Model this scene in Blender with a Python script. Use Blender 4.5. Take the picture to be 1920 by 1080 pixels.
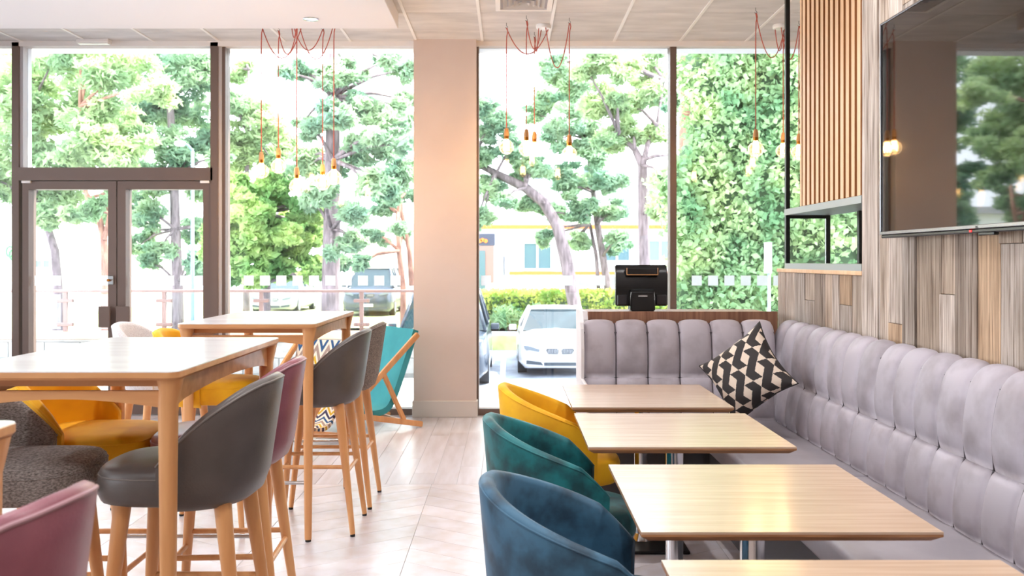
import bpy, bmesh, math, random
import numpy as np
from mathutils import Vector, Matrix

for o in list(bpy.data.objects):
    bpy.data.objects.remove(o)
SC = bpy.context.scene
COL = SC.collection
PI = math.pi
random.seed(7)
RNG = np.random.default_rng(7)

# ------------------------------------------------------------------ camera
F, CX, CY, HC = 1680.0, 955.0, 488.0, 1.44       # focal length in px, vanishing point, eye height
cam_d = bpy.data.cameras.new('camera')
cam = bpy.data.objects.new('camera', cam_d)
COL.objects.link(cam)
cam.location = (0, 0, HC)
cam.rotation_euler = (PI / 2, 0, 0)
cam_d.sensor_width = 36
cam_d.lens = 36 * F / 1920
cam_d.shift_x = (960 - CX) / 1920
cam_d.shift_y = (CY - 540) / 1920
cam_d.clip_start = 0.05
cam_d.clip_end = 500
cam_d.dof.use_dof = True
cam_d.dof.focus_distance = 4.2
cam_d.dof.aperture_fstop = 5.0
SC.camera = cam

# ------------------------------------------------------------------ world, sun, exposure
SC.view_settings.view_transform = 'Standard'
SC.view_settings.look = 'None'
SC.view_settings.gamma = 1
SC.view_settings.use_curve_mapping = False
SC.view_settings.exposure = 1.15
SKY_STRENGTH = 3.6
w = bpy.data.worlds.new('sky')
SC.world = w
w.use_nodes = True
wn = w.node_tree.nodes
wn['Background'].inputs[0].default_value = (0.86, 0.915, 1.0, 1)
wn['Background'].inputs[1].default_value = SKY_STRENGTH
sun_d = bpy.data.lights.new('sun', 'SUN')
sun_d.energy = 7.0
sun_d.angle = math.radians(1.5)
sun_d.color = (1.0, 0.94, 0.84)
sun = bpy.data.objects.new('sun', sun_d)
COL.objects.link(sun)
sun.location = (20, 20, 30)
sun.rotation_euler = Vector((0.60, 0.34, 0.95)).to_track_quat('Z', 'Y').to_euler()
SC.cycles.use_denoising = True
SC.cycles.max_bounces = 8
SC.cycles.transparent_max_bounces = 16
SC.cycles.caustics_reflective = False
SC.cycles.caustics_refractive = False
SC.cycles.sample_clamp_indirect = 6.0
DOWNLIGHT_W = 40.0
BULB_W = 5.0

def W(px, py, Y):
    return Vector(((px - CX) / F * Y, Y, HC - (py - CY) / F * Y))

# ------------------------------------------------------------------ materials
def srgb(r, g, b):
    f = lambda c: (c / 12.92 if c <= 0.04045 else ((c + 0.055) / 1.055) ** 2.4)
    return (f(r / 255), f(g / 255), f(b / 255), 1)

MATS = {}
def mat(name, base, rough=0.5, base2=None, nscale=5.0, stretch=(1, 1, 1), lo=0.35, hi=0.65, metal=0.0,
        bump=0.0, bscale=None, coord='Object', rand=0.0, coat=0.0, coat_rough=0.1, sheen=0.0, spec=0.5,
        emit=None, estr=0.0, detail=4.0, trans=0.0):
    m = bpy.data.materials.new(name)
    m.use_nodes = True
    nt = m.node_tree
    N, L = nt.nodes, nt.links
    bs = N['Principled BSDF']
    def setin(k, v):
        if k in bs.inputs:
            bs.inputs[k].default_value = v
    setin('Base Color', base); setin('Roughness', rough); setin('Metallic', metal)
    setin('Coat Weight', coat); setin('Coat Roughness', coat_rough); setin('Specular IOR Level', spec)
    if sheen:
        setin('Sheen Weight', sheen); setin('Sheen Roughness', 0.35)
        setin('Sheen Tint', tuple(min(1, 0.3 + c) for c in base[:3]) + (1,))
    if emit:
        setin('Emission Color', emit); setin('Emission Strength', estr)
    src = None
    if base2 or bump:
        if coord == 'World':
            src = N.new('ShaderNodeNewGeometry').outputs['Position']
        else:
            src = N.new('ShaderNodeTexCoord').outputs['Object']
        if rand:
            oi = N.new('ShaderNodeObjectInfo')
            sc = N.new('ShaderNodeVectorMath'); sc.operation = 'SCALE'
            cm = N.new('ShaderNodeCombineXYZ')
            for i in range(3): L.new(oi.outputs['Random'], cm.inputs[i])
            L.new(cm.outputs[0], sc.inputs[0]); sc.inputs['Scale'].default_value = 37.0
            ad = N.new('ShaderNodeVectorMath'); ad.operation = 'ADD'
            L.new(src, ad.inputs[0]); L.new(sc.outputs[0], ad.inputs[1]); src = ad.outputs[0]
        mp = N.new('ShaderNodeMapping'); mp.inputs['Scale'].default_value = stretch
        L.new(src, mp.inputs['Vector']); src = mp.outputs[0]
    if base2:
        nz = N.new('ShaderNodeTexNoise'); nz.inputs['Scale'].default_value = nscale; nz.inputs['Detail'].default_value = detail
        L.new(src, nz.inputs['Vector'])
        rp = N.new('ShaderNodeValToRGB')
        rp.color_ramp.elements[0].position = lo; rp.color_ramp.elements[0].color = base
        rp.color_ramp.elements[1].position = hi; rp.color_ramp.elements[1].color = base2
        L.new(nz.outputs['Fac'], rp.inputs['Fac'])
        out = rp.outputs['Color']
        if rand:
            hs = N.new('ShaderNodeHueSaturation')
            mr = N.new('ShaderNodeMapRange'); mr.inputs['To Min'].default_value = 1 - rand; mr.inputs['To Max'].default_value = 1 + rand
            L.new(oi.outputs['Random'], mr.inputs['Value']); L.new(mr.outputs[0], hs.inputs['Value'])
            L.new(out, hs.inputs['Color']); out = hs.outputs['Color']
        L.new(out, bs.inputs['Base Color'])
    if bump:
        nb = N.new('ShaderNodeTexNoise'); nb.inputs['Scale'].default_value = bscale or nscale * 6; nb.inputs['Detail'].default_value = 3
        L.new(src, nb.inputs['Vector'])
        bp = N.new('ShaderNodeBump'); bp.inputs['Strength'].default_value = bump; bp.inputs['Distance'].default_value = 0.01
        L.new(nb.outputs['Fac'], bp.inputs['Height']); L.new(bp.outputs[0], bs.inputs['Normal'])
    MATS[name] = m
    return m

def glass_mat(name, tint=(1, 1, 1, 1), refl=0.9, rough=0.0, base=0.02, milk=0.0):
    m = bpy.data.materials.new(name); m.use_nodes = True
    N, L = m.node_tree.nodes, m.node_tree.links
    N.remove(N['Principled BSDF'])
    t = N.new('ShaderNodeBsdfTransparent'); t.inputs[0].default_value = tint
    g = N.new('ShaderNodeBsdfGlossy'); g.inputs['Roughness'].default_value = rough
    fr = N.new('ShaderNodeFresnel'); fr.inputs['IOR'].default_value = 1.5
    mu = N.new('ShaderNodeMath'); mu.operation = 'MULTIPLY_ADD'; mu.inputs[1].default_value = refl; mu.inputs[2].default_value = base
    L.new(fr.outputs[0], mu.inputs[0])
    mx = N.new('ShaderNodeMixShader')
    L.new(mu.outputs[0], mx.inputs[0]); L.new(t.outputs[0], mx.inputs[1]); L.new(g.outputs[0], mx.inputs[2])
    L.new(mx.outputs[0], N['Material Output'].inputs[0])
    MATS[name] = m
    return m

def leaf_mat(name, c1, c2, nscale=1.2, translucent=0.45):
    m = bpy.data.materials.new(name); m.use_nodes = True
    N, L = m.node_tree.nodes, m.node_tree.links
    N.remove(N['Principled BSDF'])
    ge = N.new('ShaderNodeNewGeometry')
    nz = N.new('ShaderNodeTexNoise'); nz.inputs['Scale'].default_value = nscale; nz.inputs['Detail'].default_value = 6
    L.new(ge.outputs['Position'], nz.inputs['Vector'])
    rp = N.new('ShaderNodeValToRGB')
    rp.color_ramp.elements[0].position = 0.36; rp.color_ramp.elements[0].color = c1
    rp.color_ramp.elements[1].position = 0.66; rp.color_ramp.elements[1].color = c2
    L.new(nz.outputs['Fac'], rp.inputs[0])
    d = N.new('ShaderNodeBsdfDiffuse'); t = N.new('ShaderNodeBsdfTranslucent')
    L.new(rp.outputs[0], d.inputs[0]); L.new(rp.outputs[0], t.inputs[0])
    mx = N.new('ShaderNodeMixShader'); mx.inputs[0].default_value = translucent
    L.new(d.outputs[0], mx.inputs[1]); L.new(t.outputs[0], mx.inputs[2])
    L.new(mx.outputs[0], N['Material Output'].inputs[0])
    MATS[name] = m
    return m

WHT = srgb(240, 236, 233)
mat('white_paint', srgb(238, 233, 230), 0.6)
mat('soffit_paint', srgb(234, 230, 233), 0.7)
mat('pillar_paint', srgb(216, 200, 192), 0.55, base2=srgb(212, 195, 186), nscale=2)
mat('skirting_paint', srgb(214, 206, 200), 0.5)
mat('wall_paint', srgb(228, 224, 221), 0.7)
mat('ceiling_tile', srgb(224, 221, 220), 0.85, base2=srgb(206, 203, 202), nscale=2.5, bump=0.05, bscale=60, coord='World', rand=0.04, stretch=(1, 3, 1))
mat('ceiling_void', srgb(80, 76, 74), 0.9)
mat('grid_white', srgb(240, 236, 233), 0.5)
mat('bronze_frame', srgb(116, 98, 90), 0.42, metal=0.25)
mat('alu_strip', srgb(206, 204, 210), 0.45)
mat('silver_metal', srgb(196, 198, 200), 0.28, metal=0.9)
mat('rim_metal', srgb(150, 150, 154), 0.25, metal=0.9)
mat('chrome', srgb(220, 220, 222), 0.15, metal=1.0)
mat('black_metal', srgb(38, 37, 38), 0.4, metal=0.5)
mat('sage_metal', srgb(160, 166, 166), 0.45, metal=0.2)
glass_mat('pane_glass', (0.97, 0.985, 0.98, 1), refl=0.9, base=0.015)
def bulb_mat():
    m = glass_mat('bulb_glass', (1.0, 0.95, 0.86, 1), refl=0.5, base=0.03, rough=0.02)
    N, L = m.node_tree.nodes, m.node_tree.links
    tl = N.new('ShaderNodeBsdfTranslucent'); tl.inputs[0].default_value = (1, 0.93, 0.84, 1)
    lw = N.new('ShaderNodeLayerWeight'); lw.inputs['Blend'].default_value = 0.35
    mm = N.new('ShaderNodeMath'); mm.operation = 'MULTIPLY'; mm.inputs[1].default_value = 0.10
    L.new(lw.outputs['Facing'], mm.inputs[0])
    mx = N.new('ShaderNodeMixShader')
    out = N['Material Output']; prev = out.inputs[0].links[0].from_socket
    L.new(mm.outputs[0], mx.inputs[0]); L.new(prev, mx.inputs[1]); L.new(tl.outputs[0], mx.inputs[2]); L.new(mx.outputs[0], out.inputs[0])
bulb_mat()
mat('floor_wood', srgb(208, 203, 210), 0.34, base2=srgb(190, 181, 184), nscale=2.2, stretch=(8, 0.9, 1), bump=0.04, bscale=18,
    rand=0.06, coat=0.35, coat_rough=0.22, lo=0.3, hi=0.7, coord='World')
mat('floor_wood_chevron', srgb(208, 203, 210), 0.36, base2=srgb(194, 182, 180), nscale=3, stretch=(3, 3, 1), bump=0.03, bscale=14,
    rand=0.06, coat=0.35, coat_rough=0.22, lo=0.3, hi=0.7, coord='World')
mat('floor_base', srgb(150, 134, 126), 0.6)
mat('beech', srgb(226, 168, 112), 0.42, base2=srgb(208, 146, 92), nscale=3, stretch=(6, 6, 0.7), coat=0.15, rand=0.05)
mat('beech_flat', srgb(226, 168, 112), 0.42, base2=srgb(210, 148, 96), nscale=3, stretch=(0.7, 8, 8), coat=0.15, rand=0.05)
mat('bar_top', srgb(226, 222, 224), 0.24, base2=srgb(214, 208, 208), nscale=2, stretch=(0.6, 5, 1), coat=0.4, coat_rough=0.12)
mat('oak_top', srgb(206, 178, 154), 0.26, base2=srgb(190, 160, 136), nscale=4, stretch=(0.7, 14, 1), coat=0.3, coat_rough=0.15, rand=0.03)
mat('oak_edge', srgb(184, 132, 88), 0.5, base2=srgb(146, 98, 62), nscale=6, stretch=(1, 1, 30))
mat('walnut_lam', srgb(164, 118, 92), 0.5, base2=srgb(128, 86, 66), nscale=4, stretch=(14, 6, 0.6))
mat('slat_wood', srgb(236, 196, 156), 0.5, base2=srgb(222, 178, 134), nscale=3, stretch=(8, 8, 0.6), rand=0.05)
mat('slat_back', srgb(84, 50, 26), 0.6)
mat('slat_side', srgb(170, 110, 62), 0.6)  # darker brown slat flanks, shade of the gaps put into the colour
mat('leather_grey', srgb(94, 86, 83), 0.4, base2=srgb(84, 77, 74), nscale=8, bump=0.06, bscale=160)
mat('leather_grey_seat', srgb(138, 136, 140), 0.38, base2=srgb(126, 124, 128), nscale=8, bump=0.06, bscale=160)
mat('leather_mauve', srgb(150, 90, 102), 0.36, base2=srgb(134, 78, 90), nscale=8, bump=0.06, bscale=160)
mat('piping_mauve', srgb(170, 130, 138), 0.45)
mat('piping_grey', srgb(116, 108, 104), 0.45)
mat('velvet_yellow', srgb(250, 192, 20), 0.7, base2=srgb(234, 166, 8), nscale=6, sheen=0.35)
mat('velvet_teal', srgb(20, 116, 122), 0.6, base2=srgb(8, 66, 72), nscale=10, sheen=0.6, lo=0.4, hi=0.62)
mat('velvet_blue', srgb(56, 100, 128), 0.6, base2=srgb(32, 62, 82), nscale=10, sheen=0.6, lo=0.42, hi=0.62)
mat('tweed_grey', srgb(180, 172, 168), 0.85, base2=srgb(88, 83, 82), nscale=120, stretch=(1, 1, 2.5), bump=0.25, bscale=200, lo=0.3, hi=0.7)
mat('tweed_brown', srgb(158, 142, 132), 0.85, base2=srgb(84, 74, 68), nscale=120, stretch=(1, 1, 2.5), bump=0.25, bscale=200, lo=0.3, hi=0.7)
mat('tweed_white', srgb(232, 230, 232), 0.85, base2=srgb(206, 202, 206), nscale=160, bump=0.2, bscale=160)
mat('bench_velvet', srgb(232, 224, 232), 0.5, base2=srgb(190, 179, 184), nscale=6, sheen=0.08, lo=0.46, hi=0.78, rand=0.04)
mat('bench_seat', srgb(160, 154, 160), 0.45, base2=srgb(146, 140, 146), nscale=4)
mat('bench_plinth', srgb(76, 74, 78), 0.5)
mat('booth_side', srgb(226, 222, 224), 0.6)
mat('cushion_black', srgb(44, 38, 38), 0.7)
mat('cushion_cream', srgb(226, 208, 190), 0.75)
mat('deck_teal', srgb(66, 166, 178), 0.75, base2=srgb(52, 146, 158), nscale=3)
mat('rubber', srgb(26, 25, 26), 0.7)
mat('plastic_black', srgb(24, 24, 26), 0.22)
mat('plastic_dark', srgb(48, 47, 50), 0.35)
mat('tv_screen', srgb(10, 10, 12), 0.03, spec=0.9, coat=0.25, coat_rough=0.01)
mat('red_light', srgb(200, 30, 30), 0.4, emit=srgb(230, 30, 30), estr=1.0)
mat('cord_red', srgb(196, 92, 76), 0.6)
mat('ceramic_white', srgb(240, 238, 235), 0.3)
mat('holder_wood', srgb(204, 150, 96), 0.4)
mat('brass', srgb(170, 110, 40), 0.3, metal=0.9)
mat('filament', (1, 0.6, 0.2, 1), 0.5, emit=(1.0, 0.62, 0.24, 1), estr=22.0)
mat('lamp_glow', (1, 1, 1, 1), 0.5, emit=(1.0, 0.86, 0.68, 1), estr=9.0)
# weathered planks: hue picked per board
def plank_mat():
    m = mat('weathered_wood', srgb(214, 203, 192), 0.8, base2=srgb(150, 134, 122), nscale=3.0, stretch=(26, 26, 0.7), bump=0.5, bscale=7,
            coord='World', rand=0.2, lo=0.3, hi=0.74, detail=8)
    N, L = m.node_tree.nodes, m.node_tree.links
    bs = N['Principled BSDF']
    prev = bs.inputs['Base Color'].links[0].from_socket
    oi = [n for n in N if n.type == 'OBJECT_INFO'][0]
    mul = N.new('ShaderNodeMath'); mul.operation = 'MULTIPLY'; mul.inputs[1].default_value = 7.31
    fr = N.new('ShaderNodeMath'); fr.operation = 'FRACT'
    L.new(oi.outputs['Random'], mul.inputs[0]); L.new(mul.outputs[0], fr.inputs[0])
    rp = N.new('ShaderNodeValToRGB'); rp.color_ramp.interpolation = 'CONSTANT'
    e = rp.color_ramp.elements
    e[0].position = 0; e[0].color = (1.0, 1.0, 1.02, 1)
    e[1].position = 0.86; e[1].color = (0.72, 0.52, 0.36, 1)
    for p, c in ((0.25, (0.92, 0.84, 0.76, 1)), (0.45, (1.02, 0.98, 0.94, 1)), (0.6, (1.02, 0.82, 0.62, 1)), (0.72, (0.74, 0.69, 0.66, 1))):
        x = e.new(p); x.color = c
    L.new(fr.outputs[0], rp.inputs[0])
    mx = N.new('ShaderNodeMix'); mx.data_type = 'RGBA'; mx.blend_type = 'MULTIPLY'; mx.inputs[0].default_value = 1
    L.new(prev, mx.inputs[6]); L.new(rp.outputs[0], mx.inputs[7])
    # worn, blotchy weathering and dark knots
    ge = N.new('ShaderNodeNewGeometry')
    mp = N.new('ShaderNodeMapping'); mp.inputs['Scale'].default_value = (5, 5, 1.3); L.new(ge.outputs['Position'], mp.inputs['Vector'])
    nz = N.new('ShaderNodeTexNoise'); nz.inputs['Scale'].default_value = 2.2; nz.inputs['Detail'].default_value = 5; L.new(mp.outputs[0], nz.inputs['Vector'])
    r2 = N.new('ShaderNodeValToRGB'); r2.color_ramp.elements[0].position = 0.3; r2.color_ramp.elements[0].color = (0.72, 0.68, 0.64, 1)
    r2.color_ramp.elements[1].position = 0.6; r2.color_ramp.elements[1].color = (1.06, 1.05, 1.04, 1)
    L.new(nz.outputs['Fac'], r2.inputs[0])
    m2 = N.new('ShaderNodeMix'); m2.data_type = 'RGBA'; m2.blend_type = 'MULTIPLY'; m2.inputs[0].default_value = 1
    L.new(mx.outputs[2], m2.inputs[6]); L.new(r2.outputs[0], m2.inputs[7])
    mp3 = N.new('ShaderNodeMapping'); mp3.inputs['Scale'].default_value = (55, 55, 1.6); L.new(ge.outputs['Position'], mp3.inputs['Vector'])
    n3 = N.new('ShaderNodeTexNoise'); n3.inputs['Scale'].default_value = 1.7; n3.inputs['Detail'].default_value = 6; L.new(mp3.outputs[0], n3.inputs['Vector'])
    r3 = N.new('ShaderNodeValToRGB'); r3.color_ramp.elements[0].position = 0.34; r3.color_ramp.elements[0].color = (0.42, 0.36, 0.32, 1)
    r3.color_ramp.elements[1].position = 0.47; r3.color_ramp.elements[1].color = (1, 1, 1, 1)
    L.new(n3.outputs['Fac'], r3.inputs[0])
    m3 = N.new('ShaderNodeMix'); m3.data_type = 'RGBA'; m3.blend_type = 'MULTIPLY'; m3.inputs[0].default_value = 1
    L.new(m2.outputs[2], m3.inputs[6]); L.new(r3.outputs[0], m3.inputs[7]); L.new(m3.outputs[2], bs.inputs['Base Color'])
plank_mat()
# exterior
mat('paving', srgb(222, 214, 206), 0.85, base2=srgb(204, 196, 190), nscale=2, coord='World')
mat('asphalt', srgb(150, 158, 172), 0.9, base2=srgb(128, 136, 150), nscale=3, coord='World')
mat('road_paint', srgb(240, 240, 240), 0.8)
mat('grass', srgb(150, 168, 96), 0.95, base2=srgb(196, 190, 150), nscale=1.5, coord='World')
mat('stone_block', srgb(170, 176, 180), 0.85, base2=srgb(148, 154, 158), nscale=6, rand=0.1)
mat('coping_wood', srgb(230, 200, 176), 0.8, base2=srgb(214, 180, 152), nscale=4)
mat('rail_paint', srgb(136, 114, 112), 0.5)
mat('bark_grey', srgb(150, 134, 138), 0.95, base2=srgb(104, 92, 94), nscale=3, stretch=(4, 4, 0.8), bump=0.6, bscale=6)
mat('bark_red', srgb(190, 142, 122), 0.95, base2=srgb(142, 100, 88), nscale=3, stretch=(4, 4, 0.8), bump=0.6, bscale=6)
mat('facade_white', srgb(244, 244, 248), 0.8)
mat('facade_cream', srgb(240, 226, 208), 0.8)
mat('facade_grey', srgb(180, 178, 186), 0.8)
mat('facade_orange', srgb(232, 122, 56), 0.7)
mat('facade_navy', srgb(66, 70, 92), 0.6)
mat('facade_glass', srgb(92, 118, 128), 0.08, spec=0.9)
mat('brick_dull', srgb(150, 118, 114), 0.9)
mat('car_white', srgb(246, 246, 250), 0.3, coat=0.6)
mat('car_dark', srgb(54, 66, 82), 0.25, coat=0.6)
mat('car_silver', srgb(170, 176, 186), 0.3, coat=0.5, metal=0.3)
mat('car_glass', srgb(44, 64, 72), 0.08, spec=0.5)
mat('car_trim', srgb(60, 70, 82), 0.4)
mat('tyre', srgb(44, 48, 54), 0.8)
mat('lens', srgb(112, 122, 134), 0.1, spec=1.0)
mat('post_blue', srgb(140, 170, 186), 0.5)
mat('sign_green', srgb(90, 200, 110), 0.6)
leaf_mat('decal_white', srgb(250, 250, 252), srgb(250, 250, 252), 1.0, 0.9)
leaf_mat('pine_a', srgb(150, 180, 140), srgb(206, 222, 170), 0.9)
leaf_mat('pine_b', srgb(130, 166, 142), srgb(190, 212, 174), 0.9)
leaf_mat('broad_leaf', srgb(124, 172, 108), srgb(208, 226, 150), 1.3)
leaf_mat('ivy_leaf', srgb(128, 170, 128), srgb(206, 224, 172), 1.6)
leaf_mat('hedge_leaf', srgb(140, 178, 92), srgb(238, 232, 140), 1.8)
leaf_mat('dry_leaf', srgb(176, 162, 128), srgb(214, 200, 168), 2.0)
leaf_mat('spiky_leaf', srgb(120, 160, 120), srgb(180, 208, 160), 2.0)
mat('ivy_core', srgb(86, 112, 84), 0.95)

# ------------------------------------------------------------------ helpers
def tag(o, label=None, cat=None, group=None, kind=None):
    if label: o['label'] = label
    if cat: o['category'] = cat
    if group: o['group'] = group
    if kind: o['kind'] = kind
    return o

def thing(name, label, cat, loc=(0, 0, 0), rz=0.0, group=None):
    o = bpy.data.objects.new(name, None)
    o.empty_display_size = 0.1
    COL.objects.link(o)
    o.location = loc
    o.rotation_euler = (0, 0, rz)
    return tag(o, label, cat, group)

def link(name, me, parent=None, loc=None, rot=None, scale=None):
    o = bpy.data.objects.new(name, me)
    COL.objects.link(o)
    if parent: o.parent = parent
    if loc is not None: o.location = loc
    if rot is not None: o.rotation_euler = rot
    if scale is not None: o.scale = scale
    return o

def finish(bm, m, smooth=None, name='mesh'):
    me = bpy.data.meshes.new(name)
    bmesh.ops.recalc_face_normals(bm, faces=bm.faces)
    bm.to_mesh(me); bm.free()
    for x in (m if isinstance(m, (list, tuple)) else [m]):
        me.materials.append(MATS[x])
    if smooth:
        me.polygons.foreach_set('use_smooth', [True] * len(me.polygons))
        if smooth is not True:
            me.set_sharp_from_angle(angle=math.radians(smooth))
    return me

def obj(name, bm, m, parent=None, smooth=None, loc=None, rot=None):
    return link(name, finish(bm, m, smooth, name), parent, loc, rot)

def box(bm, x0, x1, y0, y1, z0, z1, bevel=0.0, seg=1):
    r = bmesh.ops.create_cube(bm, size=1)
    vs = r['verts']
    for v in vs:
        v.co = Vector(((x0 + x1) / 2 + v.co.x * (x1 - x0), (y0 + y1) / 2 + v.co.y * (y1 - y0), (z0 + z1) / 2 + v.co.z * (z1 - z0)))
    if bevel:
        es = list({e for v in vs for e in v.link_edges})
        bmesh.ops.bevel(bm, geom=es, offset=bevel, segments=seg, profile=0.5, affect='EDGES')
    return bm

def bx(*a, **k):
    return box(bmesh.new(), *a, **k)

def tube(bm, pts, radii, n=8, cap=True):
    pts = [Vector(p) for p in pts]
    if not isinstance(radii, (list, tuple)): radii = [radii] * len(pts)
    rings = []
    up = None
    for i, p in enumerate(pts):
        d = (pts[min(i + 1, len(pts) - 1)] - pts[max(i - 1, 0)]).normalized()
        if up is None:
            up = Vector((0, 0, 1)) if abs(d.z) < 0.9 else Vector((1, 0, 0))
        s = d.cross(up).normalized(); up = s.cross(d).normalized()
        rings.append([bm.verts.new(p + (s * math.cos(2 * PI * k / n) + up * math.sin(2 * PI * k / n)) * radii[i]) for k in range(n)])
    for a, b in zip(rings, rings[1:]):
        for k in range(n):
            bm.faces.new((a[k], a[(k + 1) % n], b[(k + 1) % n], b[k]))
    if cap:
        bm.faces.new(rings[0][::-1]); bm.faces.new(rings[-1])
    return bm

def lathe(bm, prof, n=20, c=(0, 0, 0)):
    rings = []
    for r, z in prof:
        rings.append([bm.verts.new((c[0] + max(r, 1e-4) * math.cos(2 * PI * k / n), c[1] + max(r, 1e-4) * math.sin(2 * PI * k / n), c[2] + z)) for k in range(n)])
    for a, b in zip(rings, rings[1:]):
        for k in range(n):
            bm.faces.new((a[k], a[(k + 1) % n], b[(k + 1) % n], b[k]))
    bm.faces.new(rings[0][::-1]); bm.faces.new(rings[-1])
    return bm

def loft(bm, secs, closed=True, cap=True):
    rings = [[bm.verts.new(p) for p in s] for s in secs]
    n = len(rings[0])
    for a, b in zip(rings, rings[1:]):
        for k in range(n if closed else n - 1):
            bm.faces.new((a[k], a[(k + 1) % n], b[(k + 1) % n], b[k]))
    if cap:
        bm.faces.new(rings[0][::-1]); bm.faces.new(rings[-1])
    return bm

def prism(bm, poly, axis, a, b):
    """poly: 2D points in the plane across axis; extruded a..b"""
    def P(u, v, t):
        return {'x': (t, u, v), 'y': (u, t, v), 'z': (u, v, t)}[axis]
    r0 = [bm.verts.new(P(u, v, a)) for u, v in poly]
    r1 = [bm.verts.new(P(u, v, b)) for u, v in poly]
    n = len(poly)
    bm.faces.new(r0); bm.faces.new(r1[::-1])
    for k in range(n):
        bm.faces.new((r0[k], r1[k], r1[(k + 1) % n], r0[(k + 1) % n]))
    return bm

def struct(name, bm, m, parent=None, smooth=None):
    o = obj(name, bm, m, parent, smooth)
    if parent is None: o['kind'] = 'structure'
    return o

def copy_tree(o, parent=None):
    c = o.copy(); COL.objects.link(c); c.parent = parent
    for ch in list(o.children):
        copy_tree(ch, c)
    return c

UNIT = finish(bx(-.5, .5, -.5, .5, -.5, .5), 'white_paint')
def unit_box(mname, bevel=0.0):
    return finish(bx(-.5, .5, -.5, .5, -.5, .5, bevel=bevel), mname)

# ------------------------------------------------------------------ room dimensions
YG = 8.4            # glass plane
HZ = 3.47           # tile ceiling height
XL, XR, XR2, YB = -5.6, 1.8, 3.9, -3.2

# ---- floor
fl = struct('floor', bx(XL, XR2, YB, YG + 0.1, -0.12, -0.004), 'floor_base')
def board_mesh(poly, m, t=0.012, bev=0.0012):
    bm = prism(bmesh.new(), poly, 'z', -t, 0)
    top = [e for e in bm.edges if all(v.co.z > -1e-6 for v in e.verts)]
    bmesh.ops.bevel(bm, geom=top, offset=bev, segments=1, affect='EDGES')
    return finish(bm, m)
# straight boards along the glazing
pw, g = 0.152, 0.0008
straight = {}
Y0S = 5.76
for i in range(int((XR2 - 0.3 + 4.9) / pw)):
    x = -4.9 + i * pw
    if x > 2.0: break
    y = Y0S
    first = [0.5, 1.0, 0.75, 0.3, 1.2][i % 5]
    while y < YG - 0.02:
        ln = first if y == Y0S else 1.3
        y1 = min(y + ln, YG - 0.0)
        k = round(y1 - y, 3)
        if k not in straight:
            straight[k] = board_mesh([(g, g), (pw - g, g), (pw - g, k - g), (g, k - g)], 'floor_wood')
        link('floor_board', straight[k], fl, (x, y, 0))
        y = y1
# chevron boards nearer the camera
cw, vp = 0.78, 0.2
chev = {}
for s in (0, 1):
    a, b = (0, cw * 0.62) if s == 0 else (cw * 0.62, 0)
    chev[s] = board_mesh([(g, a + g), (cw - g, b + g), (cw - g, b + vp - g), (g, a + vp - g)], 'floor_wood_chevron')
def clip_top(poly, ymax):
    out = []
    for i in range(len(poly)):
        p, q = poly[i], poly[(i + 1) % len(poly)]
        if p[1] <= ymax: out.append(p)
        if (p[1] - ymax) * (q[1] - ymax) < 0:
            t = (ymax - p[1]) / (q[1] - p[1]); out.append((p[0] + t * (q[0] - p[0]), ymax))
    return out
for i in range(8):
    x = -4.4 + i * cw
    s = i % 2
    a, b = (0, cw * 0.62) if s == 0 else (cw * 0.62, 0)
    y = 2.4
    while y < Y0S:
        if y + cw * 0.62 + vp <= Y0S:
            link('floor_board', chev[s], fl, (x, y, 0))
        else:
            poly = clip_top([(g, a + g), (cw - g, b + g), (cw - g, b + vp - g), (g, a + vp - g)], Y0S - y - g)
            if len(poly) > 2:
                link('floor_board', board_mesh(poly, 'floor_wood_chevron'), fl, (x, y, 0))
        y += vp

# ---- ceiling with lay-in tiles
XLN, YLN, TP = -0.25, 7.96, 0.61
cl = struct('ceiling', bx(XL, XR2, YB, YG + 0.25, HZ + 0.03, HZ + 0.2), 'ceiling_void')
SOX, SOY, SOZ = -0.91, 7.35, 3.34
tile_full = finish(bx(0.006, TP - 0.006, 0.004, TP - 0.004, 0, 0.03, bevel=0.003), 'ceiling_tile')
tile_cache = {}
for i in range(-9, 7):
    x0, x1 = XLN + i * TP, XLN + (i + 1) * TP
    for j in range(-12, 2):
        y0, y1 = YLN + (j - 1) * TP, min(YLN + j * TP, YG)
        if y1 - y0 < 0.05 or x1 < XL or x0 > XR2 - 0.2: continue
        if x1 < SOX + 0.05 and y1 < SOY + 0.05: continue
        if i == 0 and j == 0 - 0 and False: continue
        k = (round(y1 - y0, 3))
        if k == TP:
            me = tile_full
        else:
            if k not in tile_cache:
                tile_cache[k] = finish(bx(0.006, TP - 0.006, 0.004, k - 0.004, 0, 0.03, bevel=0.003), 'ceiling_tile')
            me = tile_cache[k]
        link('ceiling_tile', me, cl, (x0, y0, HZ))
for i in range(-9, 7):
    x = XLN + i * TP
    if x < XL: continue
    ya = SOY + 0.005 if x < SOX + 0.03 else 0.6
    obj('grid_bar', bx(x - 0.012, x + 0.012, ya, YG, HZ - 0.006, HZ + 0.028), 'grid_white', cl)
struct('ceiling_bulkhead', bx(XL, SOX, YB, SOY, SOZ, HZ + 0.02, bevel=0.004), 'soffit_paint')

# ---- plain walls
struct('wall_rear', bx(XL, XR2, YB - 0.15, YB, -0.1, HZ + 0.2), 'wall_paint')
struct('wall_alcove', bx(XR, XR2 + 0.1, 4.3, 4.4, -0.1, HZ + 0.2), 'wall_paint')
struct('wall_far_right', bx(XR2, XR2 + 0.15, 4.4, YG + 0.25, -0.1, HZ + 0.2), 'wall_paint')
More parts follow.
